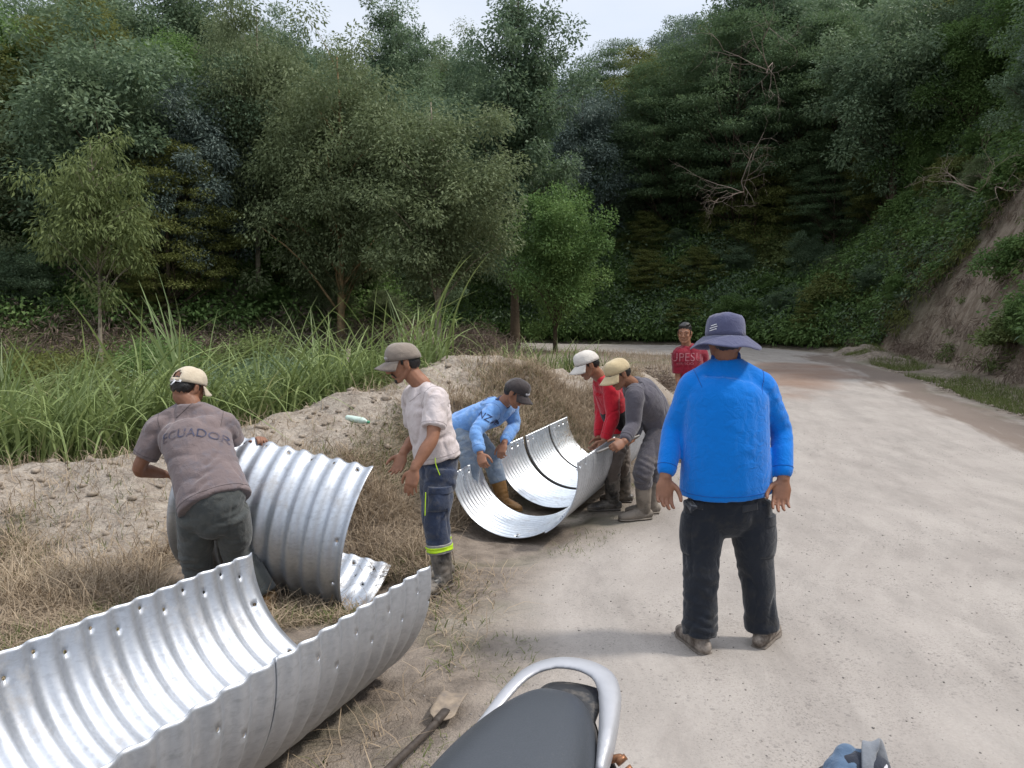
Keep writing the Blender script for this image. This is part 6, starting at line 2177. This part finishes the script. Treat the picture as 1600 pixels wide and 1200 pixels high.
hB = top - bz
g = Geo()
g.tube([bp(0, 0, .03), bp(0, 0, hB * .4), bp(-.0, 0, hB * .8), bp(.0, 0, hB * .95)], [(.14, .09), (.15, .10), (.135, .085), (.085, .05)], side=bX, n=24, sub=6)
g.build('body', M['bp_dark'], bagr, voxel=.008, sm=3, fn=folds_fn([(bp(0, 0, hB * .8), Z, .05, .008, .2)], .006, 10, 3))
g = Geo()
g.tube([bp(-.045, -.035, .08), bp(-.050, -.045, hB * .5), bp(-.042, -.03, hB * .86), bp(-.02, .01, hB * 1.0)], [(.09, .065), (.095, .072), (.080, .068), (.045, .038)], side=bX, n=20, sub=6)
g.build('front_pocket', M['bp_blue'], bagr, voxel=.008, sm=3, fn=folds_fn([], .006, 12, 4))
g = Geo()
g.tube([bp(.0, -.075, hB * .80), bp(.008, -.05, hB * .98), bp(.025, .0, hB * 1.10), bp(.055, .03, hB * 1.07), bp(.075, .03, hB * .93)], [(.022, .006)] * 5, side=bX * .9 + bY * .45, n=12, sub=6)
g.build('top_handle', M['bp_grey'], bagr)
g = Geo()
for k in range(3):
    x0 = .035 + .028 * k
    g.tube([bp(x0, -.10 + .02 * k, hB * .78), bp(x0 + .02, -.03, hB * 1.0 - .02 * k), bp(x0 + .035, .03, hB * .94 - .03 * k), bp(x0 + .04, .06, hB * .8 - .03 * k)], [(.009, .005)] * 4, side=bX, n=8, sub=5)
g.build('piping', M['bp_white'], bagr)

# ------------------------------------------------------------------ small things on the berm
M['bag_orange'] = simple('orange_plastic', (.75, .22, .10), .5)
p = P(928, 660, 8.2)
g = Geo(); g.ellipsoid(np.array([p[0], p[1], gz(p[0], p[1]) + .05]), (.07, .05, .06), None, 16, 12)
tag(g.build('plastic_bag', M['bag_orange'], voxel=.01, fn=lambda co, no: co + no * (fbm(co * 22, 3, 6) * .06)[:, None], origin=np.array([p[0], p[1], gz(p[0], p[1])])), 'crumpled orange plastic bag on the berm behind the man in red', 'bag')
M['bottle'] = simple('bottle_plastic', (.55, .68, .60), .3)
M['bottle_cap'] = simple('bottle_cap', (.06, .3, .16), .4)
p = P(558, 625, 7.15); z0 = gz(p[0], p[1]) + .05
br_ = empty('plastic_bottle', (p[0], p[1], z0 - .05), 'pale plastic bottle with green end lying on the berm left of the white-shirted man', 'bottle')
q = np.array([p[0], p[1], z0])
g = Geo(); g.tube([q + [-.09, .0, .03], q + [-.03, 0, .015], q + [.05, 0, 0], q + [.09, 0, -.01]], [.025, .032, .032, .014], n=14); g.build('bottle_body', M['bottle'], br_)
g = Geo(); g.tube([q + [.09, 0, -.01], q + [.115, 0, -.015]], [.014, .014], n=12, caps='flat', sub=1); g.build('bottle_cap', M['bottle_cap'], br_)
p = P(545, 548, 10.5); z0 = gz(p[0], p[1])
g = Geo(); g.tube([np.array([p[0], p[1], z0 - .1]), P(544, 545, 10.5)], [.035, .03], n=10, caps='flat', sub=2)
tag(g.build('post_stub', M['bark_pale'], origin=np.array([p[0], p[1], z0])), 'short pale post stub under the yellow-green shrub left of the khaki cap', 'post')
